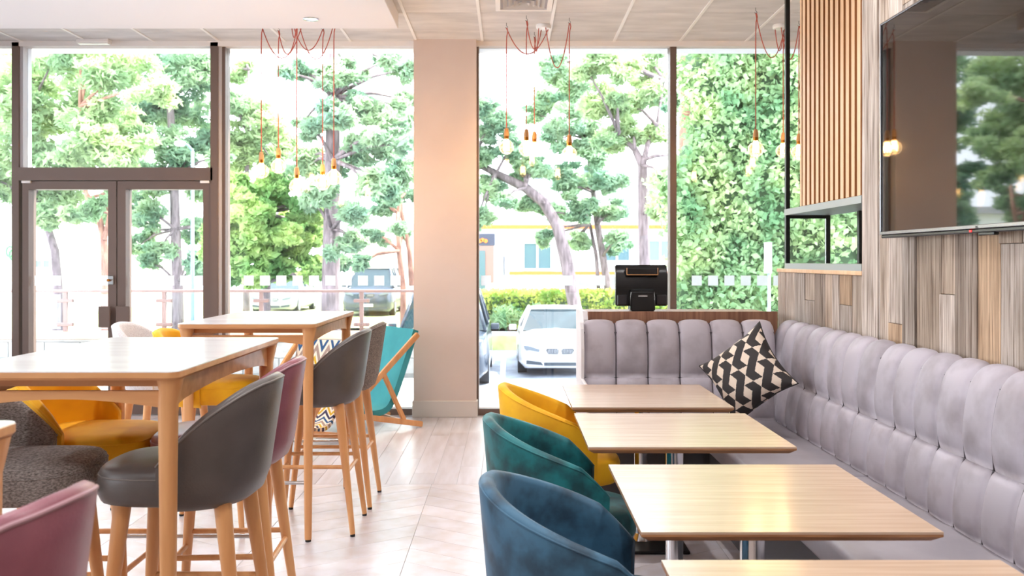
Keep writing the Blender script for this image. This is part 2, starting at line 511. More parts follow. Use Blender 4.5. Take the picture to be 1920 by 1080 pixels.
# left wall with its own run of glazing
wl = struct('wall_left', bx(XL - 0.15, XL, YB, YG + 0.25, -0.1, 0.35), 'wall_paint')
obj('lintel', bx(XL - 0.15, XL, YB, YG + 0.25, 3.1, HZ + 0.2), 'wall_paint', wl)
for y0, y1 in ((YB, YB + 0.4), (2.3, 2.8), (7.9, YG + 0.25)):
    obj('pier', bx(XL - 0.15, XL, y0, y1, 0.35, 3.1), 'wall_paint', wl)
for n, (y0, y1) in enumerate(((YB + 0.4, 2.3), (2.8, 7.9))):
    wi = struct('window_%d' % (6 + n), bx(XL - 0.1, XL - 0.04, y0, y1, 0.35, 0.41), 'bronze_frame')
    obj('window_frame', bx(XL - 0.1, XL - 0.04, y0, y1, 3.04, 3.1), 'bronze_frame', wi)
    for k in range(4):
        yy = y0 + (y1 - y0 - 0.06) * k / 3
        obj('mullion', bx(XL - 0.1, XL - 0.04, yy, yy + 0.06, 0.41, 3.04), 'bronze_frame', wi)
        if k < 3:
            obj('pane', bx(XL - 0.075, XL - 0.067, yy + 0.06, yy + (y1 - y0 - 0.06) / 3, 0.41, 3.04), 'pane_glass', wi)

# ---- pillar
PX0, PX1, PYF = -0.879, -0.304, 8.23
pil = struct('wall_pillar', bx(PX0, PX1, PYF, YG + 0.3, 0, HZ), 'pillar_paint')
struct('baseboard_pillar', bx(PX0 - 0.012, PX1 + 0.012, PYF - 0.018, YG + 0.05, 0, 0.15, bevel=0.004), 'skirting_paint')

# ---- glazed facade
def X8(px, Y=YG): return (px - CX) / F * Y
def Z8(py, Y=YG): return HC - (py - CY) / F * Y
ZT = 3.46
FR0, FR1 = YG - 0.07, YG + 0.07
def decals(parent, x0, x1, start_px):
    p = start_px
    me = MATS.get('_decal_mesh')
    if me is None:
        me = finish(bx(-.047, .047, -.001, .001, -.047, .047), 'decal_white'); MATS['_decal_mesh'] = me
    while True:
        x = X8(p) + 0.047
        if x + 0.048 > x1: break
        if x - 0.048 > x0:
            link('safety_square', me, parent, (x, YG - 0.012, Z8(526)))
        p += 30.55
def window(n, x0, x1, dstart, lw=0.05, rw=0.05, z0=0.0):
    wdw = struct('window_%d' % n, bx(x0, x1, FR0, FR1, z0, z0 + 0.06), 'bronze_frame')
    obj('window_head', bx(x0, x1, FR0, FR1, ZT - 0.02, ZT), 'bronze_frame', wdw)
    obj('mullion', bx(x0, x0 + lw, FR0, FR1, z0 + 0.06, ZT - 0.02), 'bronze_frame', wdw)
    obj('mullion', bx(x1 - rw, x1, FR0, FR1, z0 + 0.06, ZT - 0.02), 'bronze_frame', wdw)
    obj('pane', bx(x0 + lw, x1 - rw, YG - 0.004, YG + 0.004, z0 + 0.06, ZT - 0.02), 'pane_glass', wdw)
    decals(wdw, x0 + lw, x1 - rw, dstart)
    return wdw
xa, xb, xc, xd = X8(33), X8(52), X8(405), X8(421)
window(1, XL, xa, -120, rw=0.005)
window(2, xd, PX0 + 0.01, 427, lw=0.03, rw=0.005)
w3 = window(3, PX1 - 0.01, X8(1260), 902, lw=0.03, rw=0.03)
w4 = window(4, X8(1260), X8(1705), 1266, lw=0.03)
window(5, X8(1705), XR2, 1706)
# doors with fixed light above
dr = struct('door_1', bx(xa, xb - 0.03, FR0 - 0.03, FR1, 0, ZT), 'bronze_frame')
obj('frame_cover', bx(xb - 0.045, xb, FR0 - 0.01, FR1, 2.29, ZT - 0.02), 'alu_strip', dr)
obj('frame_post', bx(xc - 0.02, xc + 0.05, FR0 - 0.03, FR1, 0, ZT), 'bronze_frame', dr)
obj('frame_cover', bx(xc + 0.05, xd - 0.001, FR0 - 0.01, FR1, 0.02, ZT - 0.02), 'alu_strip', dr)
obj('transom', bx(xb - 0.03, xc, FR0 - 0.03, FR1, 2.18, 2.30), 'bronze_frame', dr)
obj('frame_head', bx(xb - 0.03, xc, FR0, FR1, ZT - 0.02, ZT), 'bronze_frame', dr)
obj('pane', bx(xb, xc - 0.02, YG - 0.004, YG + 0.004, 2.30, ZT - 0.02), 'pane_glass', dr)
xm = X8(226.5)
for s, (a, b) in enumerate(((xb - 0.005, xm - 0.004), (xm + 0.004, xc - 0.025))):
    bm = bmesh.new()
    sl = 0.058 if s == 0 else 0.078
    sr = 0.078 if s == 0 else 0.068
    box(bm, a, a + sl, FR0 - 0.015, FR1 - 0.02, 0.01, 2.175); box(bm, b - sr, b, FR0 - 0.015, FR1 - 0.02, 0.01, 2.175)
    box(bm, a + sl, b - sr, FR0 - 0.015, FR1 - 0.02, 2.1, 2.175); box(bm, a + sl, b - sr, FR0 - 0.015, FR1 - 0.02, 0.01, 0.17)
    lf = obj('door_leaf', bm, 'bronze_frame', dr)
    obj('pane', bx(a + sl, b - sr, YG - 0.006, YG + 0.002, 0.17, 2.1), 'pane_glass', lf)
    hx = (X8(197), X8(219)) if s == 0 else (X8(230), X8(255))
    bm = bx(hx[0], hx[1], FR0 - 0.075, FR0 - 0.055, Z8(612), Z8(573), bevel=0.004)
    cxm = (hx[0] + hx[1]) / 2
    box(bm, cxm - 0.02, cxm + 0.02, FR0 - 0.056, FR0 - 0.012, 0.85, 0.87); box(bm, cxm - 0.02, cxm + 0.02, FR0 - 0.056, FR0 - 0.012, 0.95, 0.97)
    obj('pull_plate', bm, 'bronze_frame', lf)
    hx0 = X8(51) if s == 0 else X8(382)
    obj('hinge_cap', bx(hx0, hx0 + 0.085, FR0 - 0.035, FR0 - 0.014, 2.155, 2.178, bevel=0.003), 'white_paint', lf)
    p0 = 66 if s == 0 else 247
    me = MATS['_decal_mesh']
    for k in range(5):
        x = X8(p0 + 30.55 * k) + 0.047
        if x < b - sr - 0.02:
            link('safety_square', me, lf, (x, YG - 0.012, Z8(526)))
lkb = bx(X8(211), X8(221), FR0 - 0.03, FR0 - 0.014, Z8(533), Z8(517), bevel=0.003)
lk = obj('lock_case', lkb, 'silver_metal', dr)
bm = bmesh.new(); tube(bm, [(X8(214), FR0 - 0.06, Z8(525)), (X8(214), FR0 - 0.028, Z8(525))], 0.012, 10)
obj('lock_knob', bm, 'brass', lk, smooth=True)
# pale strip over the glazing
for n, (a, b) in enumerate(((XL, PX0), (PX1, XR2))):
    struct('trim_%d' % (n + 1), bx(a, b, YG - 0.1, YG - 0.0, HZ - 0.045, HZ + 0.0), 'white_paint')
struct('wall_facade_upstand', bx(XL - 0.2, XR2 + 0.2, YG + 0.02, YG + 0.32, HZ - 0.02, HZ + 1.4), 'wall_paint')
struct('wall_facade_footing', bx(XL - 0.2, XR2 + 0.2, YG - 0.05, YG + 0.25, -1.3, -0.001), 'wall_paint')
fx = thing('emergency_light', 'slim white box fitted under the ceiling edge above the double doors', 'light fitting', (X8(191), YG - 0.16, HZ))
obj('housing', bx(-0.15, 0.15, -0.04, 0.04, -0.035, 0.0, bevel=0.006), 'white_paint', fx)
obj('diffuser', bx(-0.14, 0.14, -0.032, 0.032, -0.044, -0.034, bevel=0.003), 'ceramic_white', fx)

# ---- right wall of reclaimed boards
WX = 1.8
wr = struct('wall_right', bx(WX + 0.025, WX + 0.27, YB, 4.55, -0.1, HZ), 'floor_base')
plank_px = [1620, 1649, 1667, 1695, 1719, 1765, 1795, 1837, 1880]
ys = [4.55] + [WX * F / (p - CX) for p in plank_px[1:]]
while ys[-1] > -0.6:
    ys.append(ys[-1] - random.choice([0.11, 0.13, 0.15, 0.17, 0.2]))
splits = {0: [], 2: [1.145], 4: [2.2], 5: [0.9, 1.3], 6: [], 7: [1.05], 3: [2.6]}
cache = {}
def board(parent, x, y0, y1, z0, z1, t):
    bm = bx(x - t, x + 0.025, y0 + 0.002, y1 - 0.002, z0 + 0.001, z1 - 0.001, bevel=0.002)
    return obj('board', bm, 'weathered_wood', parent)
for i in range(len(ys) - 1):
    zs = [0.0] + splits.get(i, [random.choice([0.6, 1.1, 1.5, 2.1, 2.7])]) + [HZ]
    for z0, z1 in zip(zs, zs[1:]):
        board(wr, WX, ys[i + 1], ys[i], z0, z1, random.uniform(0.0, 0.018))
wp = struct('wall_partition', bx(WX + 0.025, WX + 0.27, 4.55, 5.98, -0.1, 1.362), 'floor_base')
low_px = [1460, 1474, 1492, 1510, 1529, 1549, 1562, 1575, 1598, 1620]
lys = [WX * F / (p - CX) for p in low_px]
for i in range(len(lys) - 1):
    zs = [0.0] + ([1.2] if i in (3, 7) else [0.7] if i % 3 == 0 else []) + [1.362]
    for z0, z1 in zip(zs, zs[1:]):
        board(wp, WX, lys[i + 1], lys[i], z0, z1, random.uniform(0.0, 0.008))
obj('sill', bx(WX - 0.014, WX + 0.28, 4.55, 5.99, 1.362, 1.385, bevel=0.003), 'slat_wood', wp)
for z0 in (0.0,):
    obj('board', bx(WX + 0.0, WX + 0.27, 5.98, 5.995, 0, 1.36), 'weathered_wood', wp)

# metal framed screen standing in the opening
sf = thing('screen_frame', 'open black metal frame with grey shelf in the opening beside the board wall', 'screen', (WX, 4.55, 1.385))
BX2 = 0.255
def P_(bm_args, m, nm): return obj(nm, bx(*bm_args), m, sf)
P_((-0.012, BX2 + 0.02, 0.0, 1.27, 0.0, 0.035), 'sage_metal', 'bottom_rail')
P_((-0.012, 0.014, 1.24, 1.27, 0.035, HZ - 1.385), 'black_metal', 'post')
P_((BX2 - 0.006, BX2 + 0.02, 1.24, 1.27, 0.035, HZ - 1.385), 'black_metal', 'post')
P_((BX2 - 0.006, BX2 + 0.02, 0.70, 0.73, 0.035, HZ - 1.385), 'black_metal', 'post')
P_((0.015, BX2 - 0.007, 1.245, 1.265, 0.325, 0.345), 'black_metal', 'rail')
P_((0.015, BX2 - 0.007, 1.252, 1.256, 0.035, 0.325), 'pane_glass', 'pane')
P_((-0.014, BX2 + 0.025, 0.0, 1.272, 0.346, 0.385), 'sage_metal', 'shelf')
ss = thing('slat_screen', 'screen of upright honey wood slats on dark backing above the grey shelf', 'screen', (WX, 4.55, 1.772))
HS = HZ - 1.772
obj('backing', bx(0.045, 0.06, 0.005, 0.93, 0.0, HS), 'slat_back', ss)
obj('end_post', bx(-0.012, 0.05, 0.932, 0.962, 0.0, HS), 'slat_wood', ss)
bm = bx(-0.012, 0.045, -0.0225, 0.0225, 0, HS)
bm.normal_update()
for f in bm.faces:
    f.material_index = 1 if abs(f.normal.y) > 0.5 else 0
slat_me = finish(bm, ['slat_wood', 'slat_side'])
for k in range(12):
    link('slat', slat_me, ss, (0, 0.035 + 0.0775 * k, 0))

# ---- television
tv = thing('television', 'large black flat television with silver rim mounted on the board wall', 'television', (1.70, 4.10, 1.556), math.radians(0.9))
TW, TH = 1.70, 0.965
obj('casing', bx(0.004, 0.05, -TW, 0, 0.0, TH, bevel=0.006), 'plastic_dark', tv)
obj('bracket', bx(0.05, 0.06, -TW * 0.62, -TW * 0.42, TH * 0.3, TH * 0.7), 'black_metal', tv)
bm = bmesh.new()
for a in ((-0.006, 0.012, -TW, 0, 0, 0.014), (-0.006, 0.012, -TW, 0, TH - 0.009, TH), (-0.006, 0.012, -0.009, 0, 0.014, TH - 0.009), (-0.006, 0.012, -TW, -TW + 0.009, 0.014, TH - 0.009)):
    box(bm, *a, bevel=0.0015)
rim = obj('rim', bm, 'rim_metal', tv)
obj('lower_edge', bx(-0.004, 0.03, -TW + 0.01, -0.01, -0.016, 0.0, bevel=0.004), 'plastic_black', tv)
obj('screen', bx(0.0, 0.006, -TW + 0.009, -0.009, 0.014, TH - 0.009), 'tv_screen', tv)
sn = obj('sensor', bx(-0.003, 0.02, -0.93, -0.83, -0.026, -0.014, bevel=0.003), 'plastic_black', tv)
obj('standby_light', bx(-0.006, 0.0, -0.79, -0.775, -0.012, -0.004), 'red_light', tv)
cu = bpy.data.curves.new('logo', 'FONT'); cu.body = 'LG'; cu.size = 0.013; cu.extrude = 0.0004
cu.materials.append(MATS['plastic_dark'])
tmp = bpy.data.objects.new('logo_text', cu); COL.objects.link(tmp)
lme = bpy.data.meshes.new_from_object(tmp.evaluated_get(bpy.context.evaluated_depsgraph_get()))
bpy.data.objects.remove(tmp)
lg = link('logo', lme, tv)
lg.location = (-0.0068, -0.82, 0.001); lg.rotation_euler = (PI / 2, 0, -PI / 2)

# ---- banquette seating
def channel_mesh(profile, wd, puff, nu=9):
    """profile: list of (x,z,normal xz) running along one upholstered roll; bulges out between its two seams"""
    bm = bmesh.new()
    pts = [Vector((x, z)) for x, z in profile]
    secs = []
    n = len(pts)
    for i in range(n):
        d = (pts[min(i + 1, n - 1)] - pts[max(i - 1, 0)]).normalized()
        nv = Vector((-d.y, d.x))
        t = i / (n - 1)
        e = min(1.0, (min(t, 1 - t) * 9) ** 0.5) if 0 < t < 1 else 0.0
        row = []
        for j in range(nu + 1):
            u = j / nu
            h = puff * (0.15 + 0.85 * (1 - abs(2 * u - 1) ** 3.4)) * (0.3 + 0.7 * e) if 0 < j < nu else -0.010
            p = pts[i] + nv * h
            row.append(Vector((p.x, u * wd, p.y)))
        secs.append(row)
    loft(bm, secs, closed=False, cap=False)
    bmesh.ops.solidify(bm, geom=bm.faces[:], thickness=0.004)
    return finish(bm, 'bench_velvet', True)
def arc(pts, n):
    """resample a Catmull-Rom curve through the points"""
    P = [Vector(p) for p in pts]; P = [P[0] * 2 - P[1]] + P + [P[-1] * 2 - P[-2]]
    out = []
    m = len(P) - 3
    for i in range(n + 1):
        t = i / n * m; k = min(int(t), m - 1); t -= k
        p0, p1, p2, p3 = P[k:k + 4]
        q = 0.5 * ((2 * p1) + (p2 - p0) * t + (2 * p0 - 5 * p1 + 4 * p2 - p3) * t * t + (3 * p1 - p0 - 3 * p2 + p3) * t ** 3)
        out.append(tuple(q))
    return out
CHW = 0.1955
prof_up = arc([(-0.132, 0.722), (-0.138, 0.84), (-0.118, 0.97), (-0.085, 1.03), (-0.05, 1.048), (-0.02, 1.04)], 18)
prof_lo = arc([(-0.172, 0.468), (-0.172, 0.56), (-0.158, 0.65), (-0.134, 0.72)], 12)
ch_up = channel_mesh(prof_up, CHW, 0.024, 15)
ch_lo = channel_mesh(prof_lo, CHW, 0.026, 15)
mat('seam_dark', srgb(92, 84, 90), 0.8)
def seam_mesh(profile):
    bm = bmesh.new(); tube(bm, [(x - 0.001, 0, z) for x, z in profile], 0.0032, 6)
    return finish(bm, 'seam_dark', True)
sm_up, sm_lo = seam_mesh(prof_up), seam_mesh(prof_lo)
def banquette(name, label, loc, rz, n, seat_d, gaps=(), s0=0.0, y0=0.0):
    t = thing(name, label, 'bench', loc, rz)
    y = y0
    runs = []
    start = y0
    for k in range(n):
        if k in gaps:
            runs.append((start, y)); y += 0.008; start = y
        link('upper_roll', ch_up, t, (0, y, 0)); link('lower_roll', ch_lo, t, (0, y, 0))
        if k > 0 and k not in gaps:
            link('seam', sm_up, t, (0, y, 0)); link('seam', sm_lo, t, (0, y, 0))
        y += CHW
    runs.append((start, y))
    for a, b in runs:
        obj('back_board', bx(-0.11, -0.012, a + 0.004, b - 0.004, 0.42, 1.0), 'bench_plinth', t)
        obj('seat_pad', bx(-seat_d, -0.12, a + 0.002 + s0, b - 0.002, 0.36, 0.47, bevel=0.022, seg=3), 'bench_seat', t, smooth=40)
    obj('plinth', bx(-seat_d + 0.03, -0.04, s0, y, 0.0, 0.36), 'bench_plinth', t)
    return t, y
lb, _ = banquette('banquette_bench', 'long lavender grey velvet bench with ribbed back along the board wall', (WX - 0.012, 0.9, 0), 0, 24, 0.68, gaps=(8, 16))
bb, L2 = banquette('banquette_bench', 'short taupe velvet bench with ribbed back in front of the wood counter', (1.66, 5.615, 0), PI / 2, 6, 0.55, s0=0.52, y0=0.03)
obj('end_panel', bx(-0.55, 0.0, L2 + 0.001, L2 + 0.02, 0.0, 0.72, bevel=0.005), 'booth_side', bb)
bm = prism(bmesh.new(), [(-0.16, 0.72), (-0.165, 0.9), (-0.14, 1.02), (-0.1, 1.055), (-0.01, 1.055), (-0.01, 0.72)], 'y', L2 + 0.001, L2 + 0.02)
obj('end_panel', bm, 'booth_side', bb)
# counter behind the short bench with the till on it
ct = thing('service_counter', 'walnut laminate counter behind the short bench carrying the till', 'counter', (0.495, 5.64, 0))
obj('front_panel', bx(0.0, 1.195, 0.0, 0.025, 0.0, 1.117, bevel=0.002), 'walnut_lam', ct)
obj('worktop', bx(0.0, 1.195, 0.026, 0.6, 1.06, 1.10, bevel=0.003), 'walnut_lam', ct)
obj('body', bx(0.03, 1.17, 0.026, 0.58, 0.0, 1.06), 'white_paint', ct)
bm = prism(bmesh.new(), [(-0.02, 0.0), (0.6, 0.0), (0.6, 1.10), (0.05, 1.117), (-0.02, 1.07)], 'x', -0.03, -0.001)
obj('side_panel', bm, 'booth_side', ct)

# ---- till
pt = W(1202, 583, 6.0)
ti = thing('till', 'black touchscreen till seen from behind on the walnut counter', 'till', (pt.x, 6.0, 1.1005))
TWd, TB, TT = 0.173, 0.035, 0.305
bm = prism(bmesh.new(), [(-0.03, TB), (0.02, TB), (0.04, TT), (0.012, TT + 0.004), (-0.035, TT - 0.06)], 'x', -TWd, TWd)
bmesh.ops.bevel(bm, geom=[e for e in bm.edges], offset=0.006, segments=2, affect='EDGES')
hd = obj('display_housing', bm, 'plastic_black', ti, smooth=40)
obj('screen_face', bx(-TWd + 0.012, TWd - 0.012, 0.036, 0.044, TB + 0.02, TT - 0.01), 'plastic_dark', ti)
bm = bmesh.new()
prism(bm, [(-0.115, 0.282), (0.115, 0.282), (0.105, 0.238), (-0.105, 0.238)], 'y', -0.058, -0.02)
bmesh.ops.bevel(bm, geom=bm.edges[:], offset=0.005, segments=2, affect='EDGES')
obj('cable_cover', bm, 'plastic_black', ti, smooth=40)
bm = bmesh.new()
for a in ((-0.105, -0.1, 0.246, 0.29), (0.1, 0.105, 0.246, 0.29), (-0.105, 0.105, 0.241, 0.246)):
    box(bm, a[0], a[1], -0.063, -0.058, a[2], a[3], bevel=0.0015)
obj('cover_rim', bm, 'holder_wood', ti)
for s in (-1, 1):
    obj('side_vent', bx(min(s * 0.095, s * 0.165), max(s * 0.095, s * 0.165), -0.045, -0.02, TB + 0.005, 0.11, bevel=0.006), 'plastic_dark', ti)
bm = prism(bmesh.new(), [(-0.085, 0.0), (0.06, 0.0), (0.04, 0.03), (0.0, 0.16), (-0.075, 0.135)], 'x', -0.082, 0.082)
bmesh.ops.bevel(bm, geom=bm.edges[:], offset=0.008, segments=2, affect='EDGES')
st = obj('stand', bm, 'plastic_black', ti, smooth=40)
obj('maker_plate', bx(-0.03, 0.03, -0.0835, -0.08, 0.098, 0.108), 'silver_metal', st)

# ---- patterned cushion leaning into the corner
def cushion():
    t = thing('scatter_cushion', 'black and cream geometric print cushion leaning in the bench corner', 'cushion')
    n = 150
    S = 0.218
    bm = bmesh.new()
    def shape(u, v, side):
        e = (1 - abs(u) ** 2.4) * (1 - abs(v) ** 2.4)
        th = 0.095 * max(e, 0) ** 0.6
        pin = 1 - 0.15 * (1 - abs(v) ** 2) * abs(u) ** 4
        pin2 = 1 - 0.15 * (1 - abs(u) ** 2) * abs(v) ** 4
        return Vector((u * S * pin, side * th, v * S * pin2))
    def black(u, v):
        # interlocking hooked bars on a slanted lattice, upright when the cushion stands on its corner
        an = math.radians(49)
        x = (u * math.cos(an) + v * math.sin(an)) * S / 0.047
        y = (u * math.sin(an) - v * math.cos(an)) * S / 0.0275 + 0.08 * x
        # lattice vectors (2, 2) and (1, 7)
        i0 = round((7 * x - y) / 12); j0 = round((-2 * x + 2 * y) / 12)
        for i in range(i0 - 3, i0 + 4):
            for j in range(j0 - 2, j0 + 3):
                lx, ly = x - 2 * i - j, y - 2 * i - 7 * j
                if 0 <= lx <= 1 and lx <= ly <= 6 + lx: return True
                if -1 <= lx < 0 and abs(ly - 1) <= 1 + lx: return True
                if 1 < lx <= 2 and abs(ly - 6) <= 2 - lx: return True
        return False
    for side in (-1, 1):
        g_ = [[bm.verts.new(shape(2 * i / n - 1, 2 * j / n - 1, side)) for j in range(n + 1)] for i in range(n + 1)]
        for i in range(n):
            for j in range(n):
                f = bm.faces.new((g_[i][j], g_[i + 1][j], g_[i + 1][j + 1], g_[i][j + 1]))
                u = 2 * (i + .5) / n - 1; v = 2 * (j + .5) / n - 1
                f.material_index = 0 if black(u, v) else 1
    bmesh.ops.remove_doubles(bm, verts=bm.verts[:], dist=0.0004)
    obj('cover', bm, ['cushion_black', 'cushion_cream'], t, smooth=True)
    bm = bmesh.new()
    ring = []
    for (a, b, c, d) in ((-1, -1, 1, -1), (1, -1, 1, 1), (1, 1, -1, 1), (-1, 1, -1, -1)):
        for k in range(16):
            q = k / 16
            ring.append(shape(a + (c - a) * q, b + (d - b) * q, 1))
    tube(bm, ring + [ring[0]], 0.004, 6, cap=False)
    obj('seam', bm, 'cushion_black', t, smooth=True)
    return t
cu_ = cushion()
cu_.rotation_mode = 'XYZ'
cu_.matrix_world = Matrix.Translation(W(1400, 702, 4.98)) @ Matrix.Rotation(math.radians(-44), 4, 'Z') @ Matrix.Rotation(math.radians(-20), 4, 'X') @ Matrix.Rotation(math.radians(49), 4, 'Y')

# ---- dining tables by the bench
def dining_table(x0, x1, y0, y1, label, two_posts=False):
    t = thing('dining_table', label, 'table', ((x0 + x1) / 2, (y0 + y1) / 2, 0), 0, 'oak topped tables along the bench')
    a, b = (x1 - x0) / 2, (y1 - y0) / 2
    obj('table_top', bx(-a, a, -b, b, 0.744, 0.75), 'oak_top', t)
    bm = bmesh.new()
    loft(bm, [[(-a, -b, 0.744), (a, -b, 0.744), (a, b, 0.744), (-a, b, 0.744)],
              [(-a, -b, 0.738), (a, -b, 0.738), (a, b, 0.738), (-a, b, 0.738)],
              [(-a + 0.022, -b + 0.022, 0.722), (a - 0.022, -b + 0.022, 0.722), (a - 0.022, b - 0.022, 0.722), (-a + 0.022, b - 0.022, 0.722)]])
    obj('bevelled_edge', bm, 'oak_edge', t)
    obj('mounting_plate', bx(-0.18, 0.18, -0.18, 0.18, 0.708, 0.722), 'black_metal', t)
    bm = bmesh.new(); tube(bm, [(0, 0, 0.02), (0, 0, 0.71)], 0.036, 20)
    obj('post', bm, 'chrome', t, smooth=50)
    bm = bmesh.new(); lathe(bm, [(0.06, 0.014), (0.05, 0.03), (0.037, 0.05)], 20)
    obj('post_collar', bm, 'chrome', t, smooth=50)
    obj('base_plate', bx(-0.21, 0.21, -0.21, 0.21, 0.0, 0.016, bevel=0.006, seg=2), 'black_metal', t)
    return t
dining_table(0.295, 1.055, 4.205, 4.975, 'oak dining table furthest from the camera, beside the patterned cushion')
dining_table(0.292, 1.062, 3.31, 4.04, 'oak dining table second from the counter, level with the teal tub chair')
dining_table(0.335, 1.102, 2.273, 3.027, 'oak dining table beside the blue tub chair with all four corners showing')
dining_table(0.35, 1.13, 1.30, 2.063, 'oak dining table cut off by the bottom edge of the picture')

# ---- upholstered shells
def shell(bm, a, b, zb, ztop, th, arc_deg, lean, nth=44, flare=0.0, ex=2.3, bot_curve=0.03):
    """wrap-around back: plan radius a (depth) b (width); ztop(q) top height for q=0 back .. 1 front tips"""
    secs = []
    rim = []
    for i in range(nth + 1):
        s = -1 + 2 * i / nth
        ang = math.radians(arc_deg) * s
        q = abs(s)
        ca, sa = math.cos(ang), math.sin(ang)
        rr = (abs(ca) ** ex + abs(sa) ** ex) ** (-1 / ex)
        zt = ztop(q)
        z0 = zb
        sec = []
        tip = min(1.0, (1 - q) * nth / 2.2 + 0.25)
        t_ = th * (0.45 + 0.55 * min(1, (1 - q) * 6 + 0.15))
        def pt(off, z):
            f = (z - zb) / 0.4
            r = rr
            k = 1 + (flare * f)
            lowr = max(0.0, 1 - (z - zb) / 0.09)
            off = off + bot_curve * lowr ** 2.2
            x = ca * r * (a - off) * k + lean * f * max(ca, 0)
            y = sa * r * (b - off) * k
            return Vector((x, y, z))
        hh = zt - z0
        nvt = 7
        for j in range(nvt):
            v = j / (nvt - 1)
            z = z0 + 0.03 + (hh - 0.03 - t_ * 0.5) * v
            sec.append(pt(0.0, z))
        sec.append(pt(t_ * 0.15, zt - t_ * 0.15)); sec.append(pt(t_ * 0.5, zt)); sec.append(pt(t_ * 0.85, zt - t_ * 0.15))
        for j in range(nvt):
            v = 1 - j / (nvt - 1)
            z = z0 + 0.03 + (hh - 0.03 - t_ * 0.5) * v
            sec.append(pt(t_, z))
        sec.append(pt(t_ * 0.8, z0 + 0.005)); sec.append(pt(t_ * 0.5 + 0.012, z0)); sec.append(pt(0.014, z0 + 0.006))
        secs.append(sec)
        rim.append(pt(t_ * 0.06, zt - t_ * 0.32))
    loft(bm, secs)
    return rim

def sup(a, b, n, ex=2.6, fx=1.0):
    out = []
    for k in range(n):
        t = 2 * PI * k / n
        c, s = math.cos(t), math.sin(t)
        r = (abs(c) ** ex + abs(s) ** ex) ** (-1 / ex)
        out.append((c * r * a, s * r * b))
    return out

def pad(bm, a, b, z0, z1, dome=0.012, ex=2.8, n=40, cx=0.0):
    pl = sup(a, b, n, ex)
    secs = []
    for f, z in ((0.86, z0), (0.96, z0 + 0.008), (1.0, z0 + 0.03), (1.0, z1 - 0.03), (0.975, z1 - 0.01), (0.93, z1), (0.7, z1 + dome * 0.6), (0.35, z1 + dome), (0.02, z1 + dome * 1.1)):
        secs.append([(cx + x * f, y * f, z) for x, y in pl])
    loft(bm, secs)

def bar_stool_parts(t, mback, mseat, mpipe, legs='beech'):
    # local: the back is towards +x
    bm = bmesh.new()
    def zt(q):
        if q < 0.22: return 1.072 - 0.006 * (q / 0.22) ** 2
        f = (q - 0.22) / 0.78
        return 1.066 - 0.24 * (f ** 1.75)
    rim = shell(bm, 0.235, 0.243, 0.668, zt, 0.045, 95, 0.055, flare=0.03)
    bk = obj('backrest', bm, mback, t, smooth=55)
    bm = bmesh.new(); tube(bm, rim, 0.0045, 6)
    obj('piping', bm, mpipe, bk, smooth=True)
    bm = bmesh.new(); pad(bm, 0.228, 0.214, 0.682, 0.796, cx=-0.035, ex=3.2)
    se = obj('seat', bm, mseat, t, smooth=50)
    bm = bmesh.new(); tube(bm, [(-0.035 + x * 0.992, y * 0.992, 0.772) for x, y in sup(0.228, 0.214, 40, 3.2)] + [(-0.035 + 0.228 * 0.992, 0, 0.772)], 0.003, 5)
    obj('seam', bm, mpipe, se, smooth=True)
    tops = {}
    for sx in (-1, 1):
        for sy in (-1, 1):
            top = Vector((0.155 * sx - 0.01, 0.135 * sy, 0.69)); ft = Vector((0.228 * sx, 0.192 * sy, 0.012))
            bm = bmesh.new(); tube(bm, [ft, ft.lerp(top, 0.5), top], [0.0135, 0.020, 0.0275], 14)
            lg_ = obj('leg', bm, legs, t, smooth=50)
            bm = bmesh.new(); tube(bm, [(ft.x, ft.y, 0.0), (ft.x, ft.y, 0.014)], 0.013, 10)
            obj('foot_glide', bm, 'rubber', lg_)
            tops[(sx, sy)] = (ft, top)
    def at(k, z):
        ft, top = tops[k]
        return ft.lerp(top, (z - ft.z) / (top.z - ft.z))
    for a, b, z in (((-1, -1), (1, -1), 0.355), ((-1, 1), (1, 1), 0.355), ((1, -1), (1, 1), 0.325), ((-1, -1), (-1, 1), 0.30)):
        bm = bmesh.new(); tube(bm, [at(a, z), at(b, z)], 0.0105, 10)
        obj('stretcher', bm, legs, t, smooth=50)

STOOLS = {}
def bar_stool(kind, label, loc, rz, group=None):
    mm = {'grey': ('leather_grey', 'leather_grey', 'piping_grey'), 'mauve': ('leather_mauve', 'leather_mauve', 'piping_mauve'),
          'yellow': ('velvet_yellow', 'velvet_yellow', 'velvet_yellow'), 'tweed': ('tweed_grey', 'tweed_grey', 'tweed_grey'),
          'brown': ('tweed_brown', 'tweed_brown', 'tweed_brown'), 'white': ('tweed_white', 'tweed_white', 'tweed_white')}[kind]
    if kind in STOOLS:
        t = copy_tree(STOOLS[kind])
        t.location = loc; t.rotation_euler = (0, 0, rz); t['label'] = label
    else:
        t = thing('bar_stool', label, 'stool', loc, rz)
        bar_stool_parts(t, *mm)
        STOOLS[kind] = t
    t['group'] = 'bar stools around the high tables'
    return t
RXS, LXS = -0.995, -1.60
bar_stool('grey', 'charcoal leather bar stool at the nearer high table, seat tucked behind its leg', (RXS - 0.045, 2.93, 0), 0)
bar_stool('mauve', 'mauve leather bar stool half hidden behind the nearer charcoal stool', (RXS - 0.085, 3.435, 0), math.radians(3))
bar_stool('grey', 'charcoal leather bar stool at the farther high table beside the brown tweed stool', (RXS - 0.05, 4.865, 0), 0)
bar_stool('brown', 'brown tweed bar stool next to the teal deckchair', (RXS - 0.04, 5.375, 0), 0)
bar_stool('mauve', 'mauve leather bar stool in the bottom left corner, only its back showing', (-0.99, 1.46, 0), math.radians(-6))
bar_stool('tweed', 'grey tweed bar stool at the left edge under the nearer high table', (LXS - 0.01, 2.92, 0), PI + math.radians(2))
